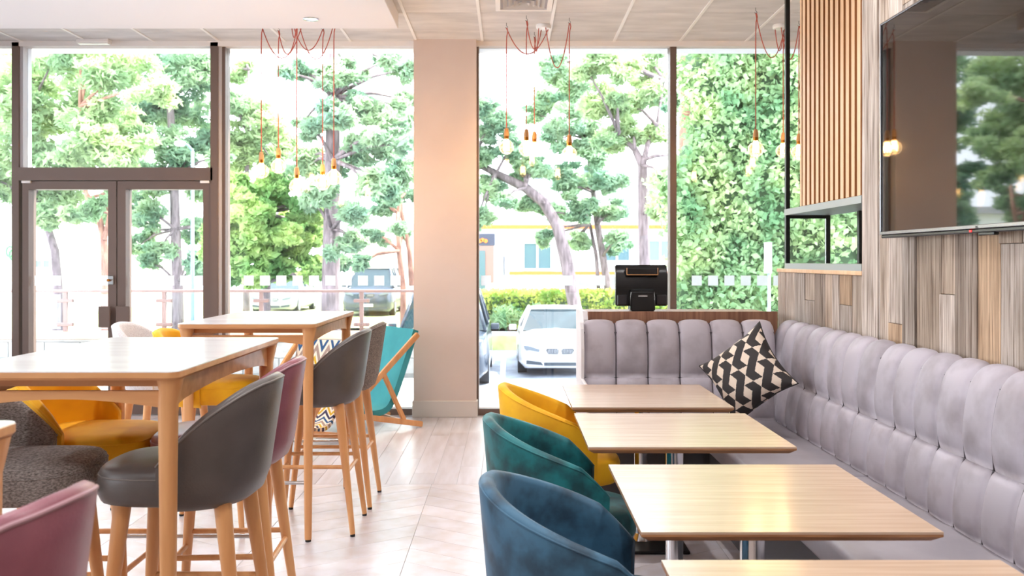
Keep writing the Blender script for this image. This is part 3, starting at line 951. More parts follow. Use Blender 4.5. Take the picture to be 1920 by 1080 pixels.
bar_stool('yellow', 'mustard yellow bar stool tucked under the nearer high table', (LXS - 0.01, 3.425, 0), PI)
bar_stool('white', 'off white fabric bar stool showing above the nearer high table by the doors', (LXS - 0.46, 5.36, 0), PI)
bar_stool('yellow', 'mustard yellow bar stool on the far side of the farther high table', (LXS - 0.02, 4.86, 0), PI)

# ---- high tables
BZ = 1.118
def high_table_parts(t):
    a, b = 0.352, 0.582
    bm = bmesh.new()
    pl = []
    r = 0.03
    for (sx, sy) in ((1, 1), (-1, 1), (-1, -1), (1, -1)):
        for k in range(5):
            an = {(1, 1): 0, (-1, 1): 90, (-1, -1): 180, (1, -1): 270}[(sx, sy)] + 90 * k / 4
            pl.append((sx * (a - r) + r * math.cos(math.radians(an)), sy * (b - r) + r * math.sin(math.radians(an))))
    loft(bm, [[(x, y, BZ - 0.003) for x, y in pl], [(x * 0.997, y * 0.998, BZ) for x, y in pl]])
    tp = obj('table_top', bm, 'bar_top', t)
    bm = bmesh.new()
    loft(bm, [[(x * 0.985, y * 0.99, BZ - 0.026) for x, y in pl], [(x, y, BZ - 0.019) for x, y in pl], [(x, y, BZ - 0.003) for x, y in pl]])
    obj('wood_edge', bm, 'beech_flat', t, smooth=35)
    lx, ly = a - 0.045, b - 0.05
    for sx in (-1, 1):
        for sy in (-1, 1):
            bm = bmesh.new()
            sec = []
            for z, wd in ((0.012, 0.017), (0.4, 0.021), (0.85, 0.025), (1.02, 0.027), (1.06, 0.030), (1.092, 0.036)):
                ox = (0.006 if z > 1.03 else 0) * sx
                sec.append([(sx * lx + ox + x, sy * ly + y, z) for x, y in sup(wd, wd, 16, 3.5)])
            loft(bm, sec)
            lg_ = obj('leg', bm, 'beech', t, smooth=50)
            bm = bmesh.new(); tube(bm, [(sx * lx, sy * ly, 0), (sx * lx, sy * ly, 0.014)], 0.015, 10)
            obj('foot_glide', bm, 'rubber', lg_)
    n = 12
    for sy in (-1, 1):
        obj('upper_rail', bx(-lx + 0.02, lx - 0.02, sy * (ly - 0.03) - 0.01, sy * (ly - 0.03) + 0.01, 1.066, 1.092), 'beech_flat', t)
        bot = [(-lx + 0.02 + (2 * lx - 0.04) * k / n, 1.008 + 0.024 * math.sin(PI * k / n)) for k in range(n + 1)]
        top = [(lx - 0.02, 1.056), (-lx + 0.02, 1.056)]
        bm = prism(bmesh.new(), bot + top, 'y', sy * ly - 0.011, sy * ly + 0.011)
        obj('front_rail', bm, 'beech_flat', t)
    for sx in (-1, 1):
        bot = [(-ly + 0.02 + (2 * ly - 0.04) * k / n, 1.004 + 0.03 * math.sin(PI * k / n) ** 0.6) for k in range(n + 1)]
        top = [(ly - 0.02, 1.092), (-ly + 0.02, 1.092)]
        bm = prism(bmesh.new(), bot + top, 'x', sx * lx - 0.011, sx * lx + 0.011)
        obj('side_rail', bm, 'beech_flat', t)
    for sy in (-1, 1):
        bm = bmesh.new(); tube(bm, [(-lx + 0.01, sy * ly, 0.3), (lx - 0.01, sy * ly, 0.3)], 0.009, 10)
        obj('foot_bar', bm, 'silver_metal', t, smooth=50)
XT = -1.325
ht = thing('high_table', 'pale topped beech high table nearer the camera with the charcoal stool tucked in', 'table', (XT + 0.013, 3.172, 0), 0, 'beech high tables')
high_table_parts(ht)
h2 = copy_tree(ht); h2.location = (XT - 0.012, 5.12, 0); h2['label'] = 'pale topped beech high table farther back near the glazed doors'
h3 = copy_tree(ht); h3.location = (XT - 0.008, 1.222, 0); h3['label'] = 'beech high table showing only one corner at the left edge'

# ---- tub chairs
def tub_chair_parts(t, m):
    # local: the back is towards +x
    bm = bmesh.new()
    def zt(q):
        if q < 0.12: return 0.812
        f = (q - 0.12) / 0.88
        return 0.812 - 0.20 * f ** 1.25 - 0.06 * max(0, f - 0.8) * 5 * f
    rim = shell(bm, 0.285, 0.285, 0.33, zt, 0.045, 122, 0.012, nth=56, flare=0.075, ex=2.15)
    bk = obj('tub_back', bm, m, t, smooth=55)
    bm = bmesh.new(); tube(bm, rim, 0.0035, 6)
    obj('piping', bm, m, bk, smooth=True)
    bm = bmesh.new(); pad(bm, 0.265, 0.245, 0.335, 0.455, dome=0.015, cx=-0.03, ex=2.5)
    obj('seat', bm, m, t, smooth=50)
    for sx in (-1, 1):
        for sy in (-1, 1):
            top = Vector((0.16 * sx, 0.16 * sy, 0.335)); ft = Vector((0.215 * sx, 0.215 * sy, 0.0))
            bm = bmesh.new(); tube(bm, [ft, top], [0.012, 0.02], 12)
            obj('leg', bm, 'beech', t, smooth=50)
for kind, lab, x, y, rz in (('velvet_blue', 'steel blue velvet tub chair nearest the camera', 0.235, 2.60, PI - 0.02),
                            ('velvet_teal', 'teal velvet tub chair between the blue and the yellow tub chairs', 0.215, 3.64, PI + 0.02),
                            ('velvet_yellow', 'mustard yellow velvet tub chair at the farthest oak table', 0.265, 4.56, PI)):
    t = thing('tub_chair', lab, 'chair', (x, y, 0), rz, 'velvet tub chairs along the oak tables')
    tub_chair_parts(t, kind)

# ---- deckchairs
def chevron_mat():
    m = bpy.data.materials.new('zigzag_print'); m.use_nodes = True
    N, L = m.node_tree.nodes, m.node_tree.links
    bs = N['Principled BSDF']; bs.inputs['Roughness'].default_value = 0.85
    uv = N.new('ShaderNodeTexCoord'); sp = N.new('ShaderNodeSeparateXYZ'); L.new(uv.outputs['UV'], sp.inputs[0])
    def M(op, a, b=None):
        n = N.new('ShaderNodeMath'); n.operation = op
        for i, v in enumerate((a, b)):
            if v is None: continue
            if isinstance(v, (int, float)): n.inputs[i].default_value = v
            else: L.new(v, n.inputs[i])
        return n.outputs[0]
    tri = M('ABSOLUTE', M('SUBTRACT', M('FRACT', M('MULTIPLY', sp.outputs[0], 5.0)), 0.5))
    v = M('FRACT', M('MULTIPLY', M('ADD', sp.outputs[1], M('MULTIPLY', tri, 0.14)), 4.6))
    rp = N.new('ShaderNodeValToRGB'); rp.color_ramp.interpolation = 'CONSTANT'
    cols = [(0, (232, 220, 204)), (0.14, (42, 84, 128)), (0.28, (232, 220, 204)), (0.40, (160, 138, 128)), (0.56, (232, 220, 204)), (0.66, (204, 164, 36)), (0.78, (232, 220, 204)), (0.86, (58, 54, 84))]
    e = rp.color_ramp.elements
    e[0].position = 0; e[0].color = srgb(*cols[0][1]); e[1].position = cols[1][0]; e[1].color = srgb(*cols[1][1])
    for p, c in cols[2:]:
        x = e.new(p); x.color = srgb(*c)
    L.new(v, rp.inputs[0]); L.new(rp.outputs[0], bs.inputs['Base Color'])
    MATS['zigzag_print'] = m
chevron_mat()
def deckchair(label, loc, rz, msling, th=0.05):
    t = thing('deckchair', label, 'deckchair', loc, rz, 'deckchairs by the glazing')
    hw = 0.28
    for s in (-1, 1):
        y = s * hw
        def bar(a, b, wz=0.022, wy=0.016):
            A, B = Vector((a[0], y, a[1])), Vector((b[0], y, b[1]))
            d = (B - A).normalized(); nrm = Vector((-d.z, 0, d.x))
            bm = bmesh.new()
            sec = []
            for P in (A, B):
                sec.append([P + nrm * wz + Vector((0, wy, 0)), P + nrm * wz - Vector((0, wy, 0)), P - nrm * wz - Vector((0, wy, 0)), P - nrm * wz + Vector((0, wy, 0))])
            loft(bm, sec)
            bmesh.ops.bevel(bm, geom=bm.edges[:], offset=0.005, segments=2, affect='EDGES')
            return bm
        obj('side_rail', bar((-0.36, 0.16), (0.30, 0.76)), 'beech', t, smooth=40)
        obj('base_rail', bar((-0.40, 0.18), (0.34, 0.025)), 'beech', t, smooth=40)
        obj('strut', bar((-0.02, 0.46), (0.17, 0.075), 0.019, 0.014), 'beech', t, smooth=40)
        obj('front_leg', bar((-0.34, 0.165), (-0.30, 0.001), 0.016, 0.014), 'beech', t, smooth=40)
    for (x, z) in ((0.285, 0.745), (-0.37, 0.165), (0.16, 0.07)):
        bm = bmesh.new(); tube(bm, [(x, -hw, z), (x, hw, z)], 0.012, 10)
        obj('cross_bar', bm, 'beech', t, smooth=50)
    pr = arc([(0.30, 0.79), (0.20, 0.52), (0.10, 0.27), (0.02, 0.165), (-0.12, 0.15), (-0.26, 0.20), (-0.36, 0.22)], 24)
    bm = bmesh.new()
    uvl = bm.loops.layers.uv.new('UVMap')
    secs = []
    n = len(pr)
    pts = [Vector(p) for p in pr]
    for i in range(n):
        d = (pts[min(i + 1, n - 1)] - pts[max(i - 1, 0)]).normalized(); nv = Vector((d.y, -d.x))
        a, b = pts[i] + nv * th / 2, pts[i] - nv * th / 2
        w_ = hw - 0.03
        ring = []
        for k in range(9):
            ring.append((a.x, -w_ + 2 * w_ * k / 8, a.y))
        for k in range(9):
            ring.append((b.x, w_ - 2 * w_ * k / 8, b.y))
        secs.append(ring)
    loft(bm, secs)
    bm.faces.ensure_lookup_table()
    bm.verts.index_update()
    for f in bm.faces:
        for lp in f.loops:
            idx = lp.vert.index // 18
            lp[uvl].uv = ((lp.vert.co.y + hw) / (2 * hw), idx / (n - 1))
    obj('sling', bm, msling, t, smooth=50)
    return t
deckchair('teal padded deckchair with beech frame standing beside the pillar', (-1.21, 7.76, 0), math.radians(36), 'deck_teal').scale = (1.04, 1.04, 1.06)
deckchair('zigzag print deckchair partly hidden behind the farther charcoal stool', (-1.62, 7.0, 0), math.radians(65), 'zigzag_print', th=0.03)

# ---- ceiling fittings
def disc(bm, r, z0, z1, n=24):
    return lathe(bm, [(r * 0.98, z0), (r, z0 + (z1 - z0) * 0.3), (r, z1)], n)
def downlight(x, y, label, group, z=SOZ):
    t = thing('downlight', label, 'downlight', (x, y, z), 0, group)
    bm = bmesh.new(); lathe(bm, [(0.062, -0.004), (0.045, -0.006), (0.041, -0.001), (0.062, 0.0)], 24)
    obj('trim_ring', bm, 'chrome', t, smooth=50)
    bm = bmesh.new(); lathe(bm, [(0.041, -0.0025), (0.041, -0.0005)], 24)
    obj('lens', bm, 'lamp_glow', t)
    ld = bpy.data.lights.new('downlight_lamp', 'SPOT')
    ld.energy = DOWNLIGHT_W; ld.spot_size = math.radians(130); ld.spot_blend = 1.0; ld.shadow_soft_size = 0.045; ld.color = (1.0, 0.98, 0.97)
    lo = bpy.data.objects.new('downlight_lamp', ld); COL.objects.link(lo); lo.parent = t; lo.location = (0, 0, -0.02)
downlight(-1.563, 7.06, 'round recessed downlight glowing in the white dropped ceiling', 'recessed downlights')
for x in (-1.563, -3.6):  # unseen downlights added to brighten the room
    for y in (5.0, 2.9, 0.8, -1.3):
        downlight(x, y, 'added fill light shaped as a round downlight in the dropped ceiling, out of view', 'recessed downlights')
for x in (XLN + 0.5 * TP, XLN + 2.5 * TP):  # more unseen downlights, added among the tiles as fill light
    for y in (4.0, 2.2, 0.4, -1.4):
        downlight(x, y, 'added fill light shaped as a round downlight in the tiled ceiling, out of view', 'recessed downlights', HZ - 0.001)
vt = thing('air_vent', 'square white ceiling air diffuser with nested louvres', 'air vent', (XLN + 0.5 * TP + 0.06, YLN - 1.5 * TP - 0.02, HZ))
bm = bmesh.new()
o_, i_ = 0.225, 0.185
for a in ((-o_, o_, -o_, -i_), (-o_, o_, i_, o_), (-o_, -i_, -i_, i_), (i_, o_, -i_, i_)):
    box(bm, a[0], a[1], a[2], a[3], -0.016, -0.002, bevel=0.002)
obj('frame', bm, 'white_paint', vt)
obj('throat', bx(-i_, i_, -i_, i_, -0.0035, -0.0015), 'facade_grey', vt)
for k, r in enumerate((0.165, 0.122, 0.08, 0.042)):
    bm = bmesh.new()
    loft(bm, [[(-r, -r, -0.016 - 0.003 * k), (r, -r, -0.016 - 0.003 * k), (r, r, -0.016 - 0.003 * k), (-r, r, -0.016 - 0.003 * k)],
              [(-r + 0.03, -r + 0.03, -0.004), (r - 0.03, -r + 0.03, -0.004), (r - 0.03, r - 0.03, -0.004), (-r + 0.03, r - 0.03, -0.004)]], cap=False)
    bmesh.ops.solidify(bm, geom=bm.faces[:], thickness=0.0015)
    obj('louvre', bm, 'white_paint', vt)

# ---- clusters of filament pendants
bm = bmesh.new(); lathe(bm, [(0.001, 0.0), (0.014, -0.004), (0.02, -0.03), (0.023, -0.06), (0.023, -0.068), (0.001, -0.068)], 16)
holder_me = finish(bm, 'holder_wood', 50)
bm = bmesh.new(); lathe(bm, [(0.0205, -0.068), (0.0205, -0.094), (0.001, -0.095)], 16)
cap_me = finish(bm, 'brass', 50)
RB = 0.062
bm = bmesh.new()
prof = [(0.019, -0.09)] + [(RB * math.sin(a), -0.09 - 0.012 - RB + RB * math.cos(a) * 1.0) for a in [0.32 + (PI - 0.321) * k / 14 for k in range(15)]]
lathe(bm, prof, 24)
bulb_me = finish(bm, 'bulb_glass', True)
bm = bmesh.new()
for k in range(6):
    a = 2 * PI * k / 6; b = 2 * PI * (k + 1) / 6
    r0, r1 = 0.018, 0.024
    tube(bm, [(r0 * math.cos(a), r0 * math.sin(a), -0.105), (r1 * math.cos(a), r1 * math.sin(a), -0.19), (r0 * math.cos((a + b) / 2), r0 * math.sin((a + b) / 2), -0.108)], 0.004, 5)
fil_me = finish(bm, 'filament', True)
bm = bmesh.new(); tube(bm, [(0, 0, -0.095), (0, 0, -0.14)], [0.006, 0.003], 8)
stem_me = finish(bm, 'ceramic_white', True)
def cord_pts(a, b, sag, n=14):
    return [Vector((a.x + (b.x - a.x) * t, a.y + (b.y - a.y) * t, a.z + (b.z - a.z) * t - sag * 4 * t * (1 - t))) for t in [k / n for k in range(n + 1)]]
def pendant_cluster(label, cpx, cY, bulbs):
    """bulbs: (px, y of the globe centre, depth of its ceiling hook, sag)"""
    c = Vector(((cpx - CX) / F * cY, cY, HZ))
    t = thing('pendant_light', label, 'pendant light', c, 0, 'filament bulb clusters by the glazing')
    bm = bmesh.new(); lathe(bm, [(0.058, -0.034), (0.063, -0.028), (0.065, -0.006), (0.063, 0.0)], 24)
    obj('ceiling_rose', bm, 'ceramic_white', t, smooth=50)
    for i, (px, py, Y, sag) in enumerate(bulbs):
        gc = W(px, py, Y)
        top = Vector((gc.x - c.x, Y - cY, gc.z + 0.164 - HZ))     # top of lamp holder
        hook = Vector((top.x, top.y, -0.045))
        bm = bmesh.new(); tube(bm, [(hook.x, hook.y, 0), (hook.x, hook.y, -0.025), (hook.x + 0.012, hook.y, -0.036), (hook.x, hook.y, -0.047), (hook.x - 0.01, hook.y, -0.04)], 0.0022, 6)
        obj('hook', bm, 'black_metal', t)
        a = 2 * PI * i / len(bulbs) + 0.4
        st = Vector((0.045 * math.cos(a), 0.045 * math.sin(a), -0.032))
        bm = bmesh.new(); tube(bm, cord_pts(st, hook, sag), 0.0042, 6)
        tube(bm, [hook + Vector((0.006, 0, 0)), hook + Vector((0.012, 0, -0.03)), hook + Vector((0.003, 0, -0.07)), hook + Vector((0.0, 0, -0.16)), top], 0.0045, 6)
        obj('cord', bm, 'cord_red', t, smooth=True)
        link('lamp_holder', holder_me, t, top)
        link('bulb_cap', cap_me, t, top)
        b_ = link('bulb', bulb_me, t, top)
        link('filament', fil_me, b_); link('filament_stem', stem_me, b_)
        ld = bpy.data.lights.new('bulb_lamp', 'POINT'); ld.energy = BULB_W; ld.color = (1.0, 0.66, 0.33); ld.shadow_soft_size = 0.02
        lo = bpy.data.objects.new('bulb_lamp', ld); COL.objects.link(lo); lo.parent = b_; lo.location = (0, 0, -0.15)
pendant_cluster('cluster of five filament bulbs hanging in front of the pane left of the pillar', 556, 7.62,
                [(490, 321, 7.55, 0.28), (522, 312, 7.75, 0.22), (556.5, 350, 7.42, 0.12), (605, 343, 7.7, 0.2), (626, 333, 7.5, 0.3)])
pendant_cluster('cluster of four filament bulbs hanging right of the pillar', 1019, 7.73,
                [(949.5, 276, 7.66, 0.22), (987, 279, 7.43, 0.2), (1002, 281, 7.97, 0.16), (1067.5, 289, 7.5, 0.36)])
pendant_cluster('cluster of three filament bulbs hanging beside the slatted screen', 1463, 7.73,
                [(1417, 280, 7.2, 0.3), (1468.5, 283, 7.9, 0.16), (1498, 286, 7.6, 0.28)])

# ================================================================== outside
GZ = -1.15
gd = struct('ground_car_park', bx(-60, 60, YG + 0.26, 120, GZ - 0.2, GZ), 'asphalt')
te = struct('ground_terrace', bx(-14, -0.55, YG + 0.26, 11.2, GZ, -0.03), 'paving')
struct('ground_lawn', bx(-40, 1.5, 25.8, 60, GZ, GZ + 0.42), 'grass')
for n, x in enumerate((-0.15, 2.35)):
    m_ = thing('parking_line', ['white painted parking line left of the white car', 'white painted parking line right of the white car'][n], 'road marking', (x, 21.0, GZ))
    obj('stripe', bx(-0.06, 0.06, -2.4, 2.4, 0.0, 0.008), 'road_paint', m_)
# parapet with glass balustrade
pw_ = thing('parapet_wall', 'low grey block wall with pale coping along the terrace edge', 'wall', (-6.5, 11.3, -0.03))
blk = finish(bx(-0.22, 0.22, -0.12, 0.12, -0.098, 0.098, bevel=0.008), 'stone_block')
obj('core', bx(-6.4, 5.9, -0.1, 0.1, -1.1, 0.48), 'stone_block', pw_)
for r in range(2):
    for k in range(14):
        link('block', blk, pw_, (-0.2 + 0.45 * k + (0.22 if r % 2 else 0), 0, 0.13 + 0.2 * r + 0.02), scale=(1, 1, 1))
obj('coping', bx(-6.45, 5.95, -0.17, 0.17, 0.49, 0.57, bevel=0.01), 'coping_wood', pw_)
ba = thing('balustrade', 'glass balustrade with brown rail and clamp posts on the parapet', 'railing', (0, 11.3, 0.54))
obj('handrail', bx(-12.0, -0.62, -0.03, 0.03, 0.495, 0.53, bevel=0.006), 'rail_paint', ba)
for k, px in enumerate((-246, -62, 123, 308, 490, 678, 862)):
    x = (px - CX) / F * 11.3
    ps = obj('post', bx(x - 0.024, x + 0.024, -0.02, 0.02, 0.0, 0.495), 'rail_paint', ba)
    for z in (0.09, 0.39):
        obj('clamp', bx(x - 0.1, x + 0.1, -0.028, 0.028, z - 0.022, z + 0.022, bevel=0.008), 'rail_paint', ps)
    if k < 6:
        x2 = ([-246, -62, 123, 308, 490, 678, 862][k + 1] - CX) / F * 11.3
        obj('glass_panel', bx(x + 0.06, x2 - 0.06, -0.005, 0.005, 0.03, 0.47), 'pane_glass', ba)

# ---- foliage
def leaf_mesh(centers, size, aspect, m, droop=0.0):
    n = len(centers)
    d = RNG.normal(size=(n, 3)); d[:, 2] *= 0.8; d[:, 2] -= droop
    d /= np.linalg.norm(d, axis=1)[:, None]
    r = RNG.normal(size=(n, 3)); s = np.cross(d, r); s /= np.linalg.norm(s, axis=1)[:, None]
    sz = (size * RNG.uniform(0.6, 1.35, n))[:, None]
    c = np.asarray(centers)
    v = np.empty((n, 4, 3))
    v[:, 0] = c - d * sz; v[:, 2] = c + d * sz
    v[:, 1] = c + s * sz / aspect; v[:, 3] = c - s * sz / aspect
    me = bpy.data.meshes.new('leaves')
    me.vertices.add(4 * n); me.vertices.foreach_set('co', v.reshape(-1).astype(np.float32))
    me.loops.add(4 * n); me.loops.foreach_set('vertex_index', np.arange(4 * n, dtype=np.int32))
    me.polygons.add(n); me.polygons.foreach_set('loop_start', np.arange(0, 4 * n, 4, dtype=np.int32))
    me.polygons.foreach_set('loop_total', np.full(n, 4, dtype=np.int32))
    me.update(calc_edges=True); me.validate()
    me.materials.append(MATS[m])
    return me
def blob(center, rad, n, flat=0.75, hollow=0.35):
    d = RNG.normal(size=(n, 3)); d /= np.linalg.norm(d, axis=1)[:, None]
    r = (hollow + (1 - hollow) * RNG.uniform(0, 1, n) ** 0.6)[:, None]
    return np.asarray(center) + d * r * rad * np.array([1, 1, flat])
def tree(name, label, cat, Y, trunks, clumps, lm, bark, group, dens=1.0, lsize=0.115, asp=3.2):
    base = W(trunks[0][0][0], trunks[0][0][1], Y)
    root = Vector((base.x, Y, GZ))
    t = thing(name, label, cat, root, 0, group)
    for ti_, tr in enumerate(trunks):
        pts, rad = [], []
        for k, (px, py, wpx) in enumerate(tr):
            p = W(px, py, Y + 0.25 * k * (1 if ti_ else 0.4)) - root
            pts.append(p); rad.append(wpx / F * Y / 2)
        if ti_ == 0:
            pts = [Vector((pts[0].x, pts[0].y, 0.0))] + pts; rad = [rad[0] * 1.25] + rad
        bm = bmesh.new(); tube(bm, pts, rad, 10)
        obj('trunk' if ti_ == 0 else 'branch', bm, bark, t, smooth=True)
    cs, sub = [], []
    allp = [Vector(W(p[0], p[1], Y)) - root for tr in trunks for p in tr]
    bbm = bmesh.new()
    clumps = clumps + [(px + RNG.uniform(-.9, .9) * r, py + RNG.uniform(-.7, .7) * r, r * 0.7) for px, py, r in clumps]
    for (px, py, r) in clumps:
        yy = Y + RNG.uniform(-1.2, 1.2)
        c = W(px, py, yy) - root; R = r / F * yy
        near = min(allp, key=lambda p: (p - c).length)
        tube(bbm, [near, near.lerp(c, 0.55) + Vector((0, 0, 0.1)), c], [0.05, 0.035, 0.012], 5)
        k = max(7, int(12 * dens))
        for q in blob(c, R * 0.85, k, 0.8, 0.2):
            cs.append(blob(q, R * 0.45, int(150 * dens * (R / 1.0) ** 1.2) + 14, 0.55, 0.1))
    obj('boughs', bbm, bark, t, smooth=True)
    me = leaf_mesh(np.concatenate(cs), lsize, asp, lm)
    fo = link('foliage', me, t)
    fo['kind'] = 'stuff'
    return t
GT = 'trees beyond the terrace and car park'
tree('pine_tree', 'leaning pine with pale grey trunk seen through the left door leaf', 'tree', 24,
     [[(108, 532, 17), (103, 470, 15), (92, 435, 14), (60, 380, 10), (40, 250, 7)]],
     [(15, 150, 80), (70, 130, 70), (60, 225, 75), (20, 300, 60), (100, 300, 60), (25, 360, 35), (120, 370, 50), (85, 410, 35), (140, 215, 60)], 'pine_a', 'bark_grey', GT)
tree('pine_tree', 'pine with forked reddish trunk seen through the left door leaf', 'tree', 22,
     [[(197, 522, 14), (195, 450, 13), (185, 405, 11), (165, 372, 9), (152, 330, 7), (150, 200, 6)], [(196, 450, 9), (206, 400, 8), (212, 340, 6)]],
     [(170, 130, 70), (230, 140, 70), (200, 215, 75), (160, 285, 55), (235, 290, 60), (185, 400, 35), (140, 405, 25), (215, 370, 30)], 'pine_a', 'bark_red', GT)
tree('pine_tree', 'tall straight pine with pale trunk seen through the right door leaf', 'tree', 26,
     [[(333, 530, 20), (329, 430, 18), (326, 330, 16), (318, 170, 12), (316, 90, 9)]],
     [(300, 125, 70), (360, 130, 60), (280, 200, 60), (350, 210, 65), (390, 270, 45), (310, 285, 60), (270, 330, 40), (380, 350, 45), (275, 400, 40), (300, 470, 35), (380, 430, 45), (260, 460, 30), (360, 490, 25)], 'pine_b', 'bark_grey', GT)
tree('broadleaf_tree', 'bright green leafy tree right of the glazed doors', 'tree', 20,
     [[(500, 530, 14), (498, 480, 12), (490, 400, 9), (487, 350, 6)]],
     [(440, 350, 45), (435, 420, 50), (470, 400, 50), (450, 480, 50), (500, 450, 45), (540, 420, 45), (500, 370, 45), (560, 470, 45), (590, 440, 35), (530, 500, 30), (480, 515, 30), (570, 390, 35), (590, 510, 25), (430, 520, 25)], 'broad_leaf', 'bark_grey', GT, dens=1.3, lsize=0.11, asp=1.8)
tree('pine_tree', 'slim dark pine rising behind the bright green leafy tree', 'tree', 27,
     [[(462, 520, 12), (462, 400, 10), (464, 250, 7), (466, 130, 4)]],
     [(445, 140, 30), (440, 190, 40), (470, 215, 45), (505, 240, 40), (450, 265, 45), (490, 290, 40), (530, 275, 35), (440, 310, 35), (520, 320, 30)], 'pine_a', 'bark_grey', GT)
tree('pine_tree', 'pine with the thickest grey trunk in the pane left of the pillar', 'tree', 19,
     [[(620, 540, 34), (622, 430, 32), (623, 300, 28), (625, 180, 24), (624, 80, 20)]],
     [(560, 130, 26), (598, 145, 26), (650, 140, 40), (680, 200, 45), (640, 215, 45), (585, 240, 30), (720, 235, 40), (700, 280, 45), (745, 200, 30), (750, 270, 35), (640, 300, 45), (580, 310, 40), (690, 345, 40), (600, 360, 35), (665, 400, 35), (730, 110, 22), (760, 130, 30), (655, 450, 30), (640, 490, 25)], 'pine_b', 'bark_grey', GT)
tree('pine_tree', 'pine with twin reddish trunks close to the left side of the pillar', 'tree', 24,
     [[(756, 540, 11), (748, 470, 10), (746, 400, 9), (752, 370, 6)], [(772, 535, 11), (768, 470, 10), (752, 395, 8), (750, 330, 6)]],
     [(750, 320, 40), (715, 390, 30), (765, 370, 30), (700, 440, 22), (745, 430, 20), (680, 490, 20)], 'pine_b', 'bark_red', GT)
tree('pine_tree', 'pine leaning left over the white car', 'tree', 27,
     [[(1080, 588, 26), (1062, 490, 25), (1046, 425, 23), (1020, 380, 21), (985, 352, 18), (930, 325, 14), (880, 300, 10)]],
     [(905, 200, 35), (930, 240, 40), (905, 290, 35), (960, 280, 40), (915, 350, 30), (945, 375, 25), (905, 405, 25), (990, 385, 25), (1000, 320, 35), (870, 360, 30), (850, 250, 50)], 'pine_b', 'bark_grey', GT)
tree('pine_tree', 'slender pine right of the leaning pine above the hedge', 'tree', 29,
     [[(1143, 560, 15), (1130, 480, 14), (1120, 420, 12), (1112, 360, 10), (1100, 260, 8), (1095, 120, 6)], [(1122, 540, 8), (1118, 480, 7), (1106, 420, 6)]],
     [(1030, 120, 35), (1070, 150, 45), (1030, 190, 40), (1085, 220, 45), (1050, 260, 40), (1110, 290, 40), (1060, 330, 40), (1140, 340, 40), (1090, 390, 35), (1150, 400, 35), (1040, 400, 25), (1160, 450, 30), (1020, 440, 22), (1090, 450, 25)], 'pine_b', 'bark_grey', GT)
tree('pine_tree', 'pine with a high fork standing left of the dark window mullion', 'tree', 23,
     [[(1209, 506, 21), (1206, 400, 20), (1205, 310, 18), (1190, 280, 12), (1160, 250, 8)], [(1205, 310, 12), (1215, 270, 10), (1232, 235, 7), (1245, 150, 5)], [(1205, 300, 8), (1230, 292, 7), (1260, 290, 5)]],
     [(1110, 115, 40), (1160, 130, 45), (1215, 120, 45), (1130, 190, 45), (1185, 200, 40), (1235, 180, 35), (1165, 250, 35), (1230, 250, 25), (1240, 330, 25), (1140, 260, 30), (1235, 400, 20)], 'pine_a', 'bark_grey', GT)
tree('pine_tree', 'pine with a thick straight trunk between the mullion and the ivy', 'tree', 17,
     [[(1288, 560, 38), (1288, 430, 36), (1290, 300, 34), (1288, 180, 32), (1286, 80, 30)]],
     [(1320, 260, 28), (1265, 200, 20), (1330, 340, 30), (1270, 320, 18), (1330, 160, 30), (1345, 410, 26)], 'pine_b', 'bark_red', GT)
# ivy bank filling the right hand panes
iv = thing('ivy_bank', 'tall bank of glossy green ivy behind the right hand panes', 'ivy', (4.3, 14.0, GZ))
bm = bmesh.new()
nx, nz = 26, 14
def ivs(u, v):
    X = -1.55 + u * 6.4; Z = v * 7.2
    X += 0.9 * max(0, v - 0.55) * (1 - u) * 1.5
    bul = 0.5 * math.sin(u * 17 + v * 5) * math.cos(v * 13 + u * 3) + 0.35 * math.sin(u * 31 - v * 9)
    return Vector((X + 0.15 * math.sin(v * 21), -0.3 * bul + 1.2 * v - 0.9 * u, Z))
for i in range(nx):
    for j in range(nz):
        q = [bm.verts.new(ivs((i + a) / nx, (j + b) / nz) + Vector((0, 0.35, 0))) for a, b in ((0, 0), (1, 0), (1, 1), (0, 1))]
        bm.faces.new(q)
bmesh.ops.remove_doubles(bm, verts=bm.verts[:], dist=0.001)
bmesh.ops.solidify(bm, geom=bm.faces[:], thickness=0.3)
obj('stem_mass', bm, 'ivy_core', iv, smooth=True)
cs = []
for k in range(2400):
    u, v = RNG.uniform(-0.03, 1), RNG.uniform(0, 1.0)
    p = ivs(u, v)
    cs.append(blob((p.x, p.y + 0.05, p.z), RNG.uniform(0.12, 0.34), 20, 0.8, 0.1))
fo = link('foliage', leaf_mesh(np.concatenate(cs), 0.062, 1.5, 'ivy_leaf', droop=0.4), iv); fo['kind'] = 'stuff'

def shrub(name, label, cat, c, r, n, lm, ls, asp, group=None, flat=0.8, droop=0.0):
    t = thing(name, label, cat, (c[0], c[1], c[2]), 0, group)
    bm = bmesh.new()
    for k in range(6):
        a = 2 * PI * k / 6
        tube(bm, [(0, 0, 0), (0.4 * r * math.cos(a), 0.4 * r * math.sin(a), r * flat * 1.1)], [0.03, 0.01], 5)
    obj('stems', bm, 'bark_grey', t)
    cs = [blob((RNG.normal() * r * 0.35, RNG.normal() * r * 0.3, r * flat * RNG.uniform(0.4, 1.5)), r * 0.5, n // 14, 0.8, 0.1) for _ in range(14)]
    fo = link('foliage', leaf_mesh(np.concatenate(cs), ls, asp, lm, droop), t); fo['kind'] = 'stuff'
    return t
dl = ['pale dry shrub behind the balustrade at the far left', 'pale dry shrub behind the balustrade under the left door leaf', 'pale dry shrub behind the balustrade under the right door leaf',
      'pale dry shrub behind the balustrade right of the doors', 'pale dry shrub behind the balustrade below the thick pine trunk', 'pale grassy shrub behind the balustrade beside the pillar']
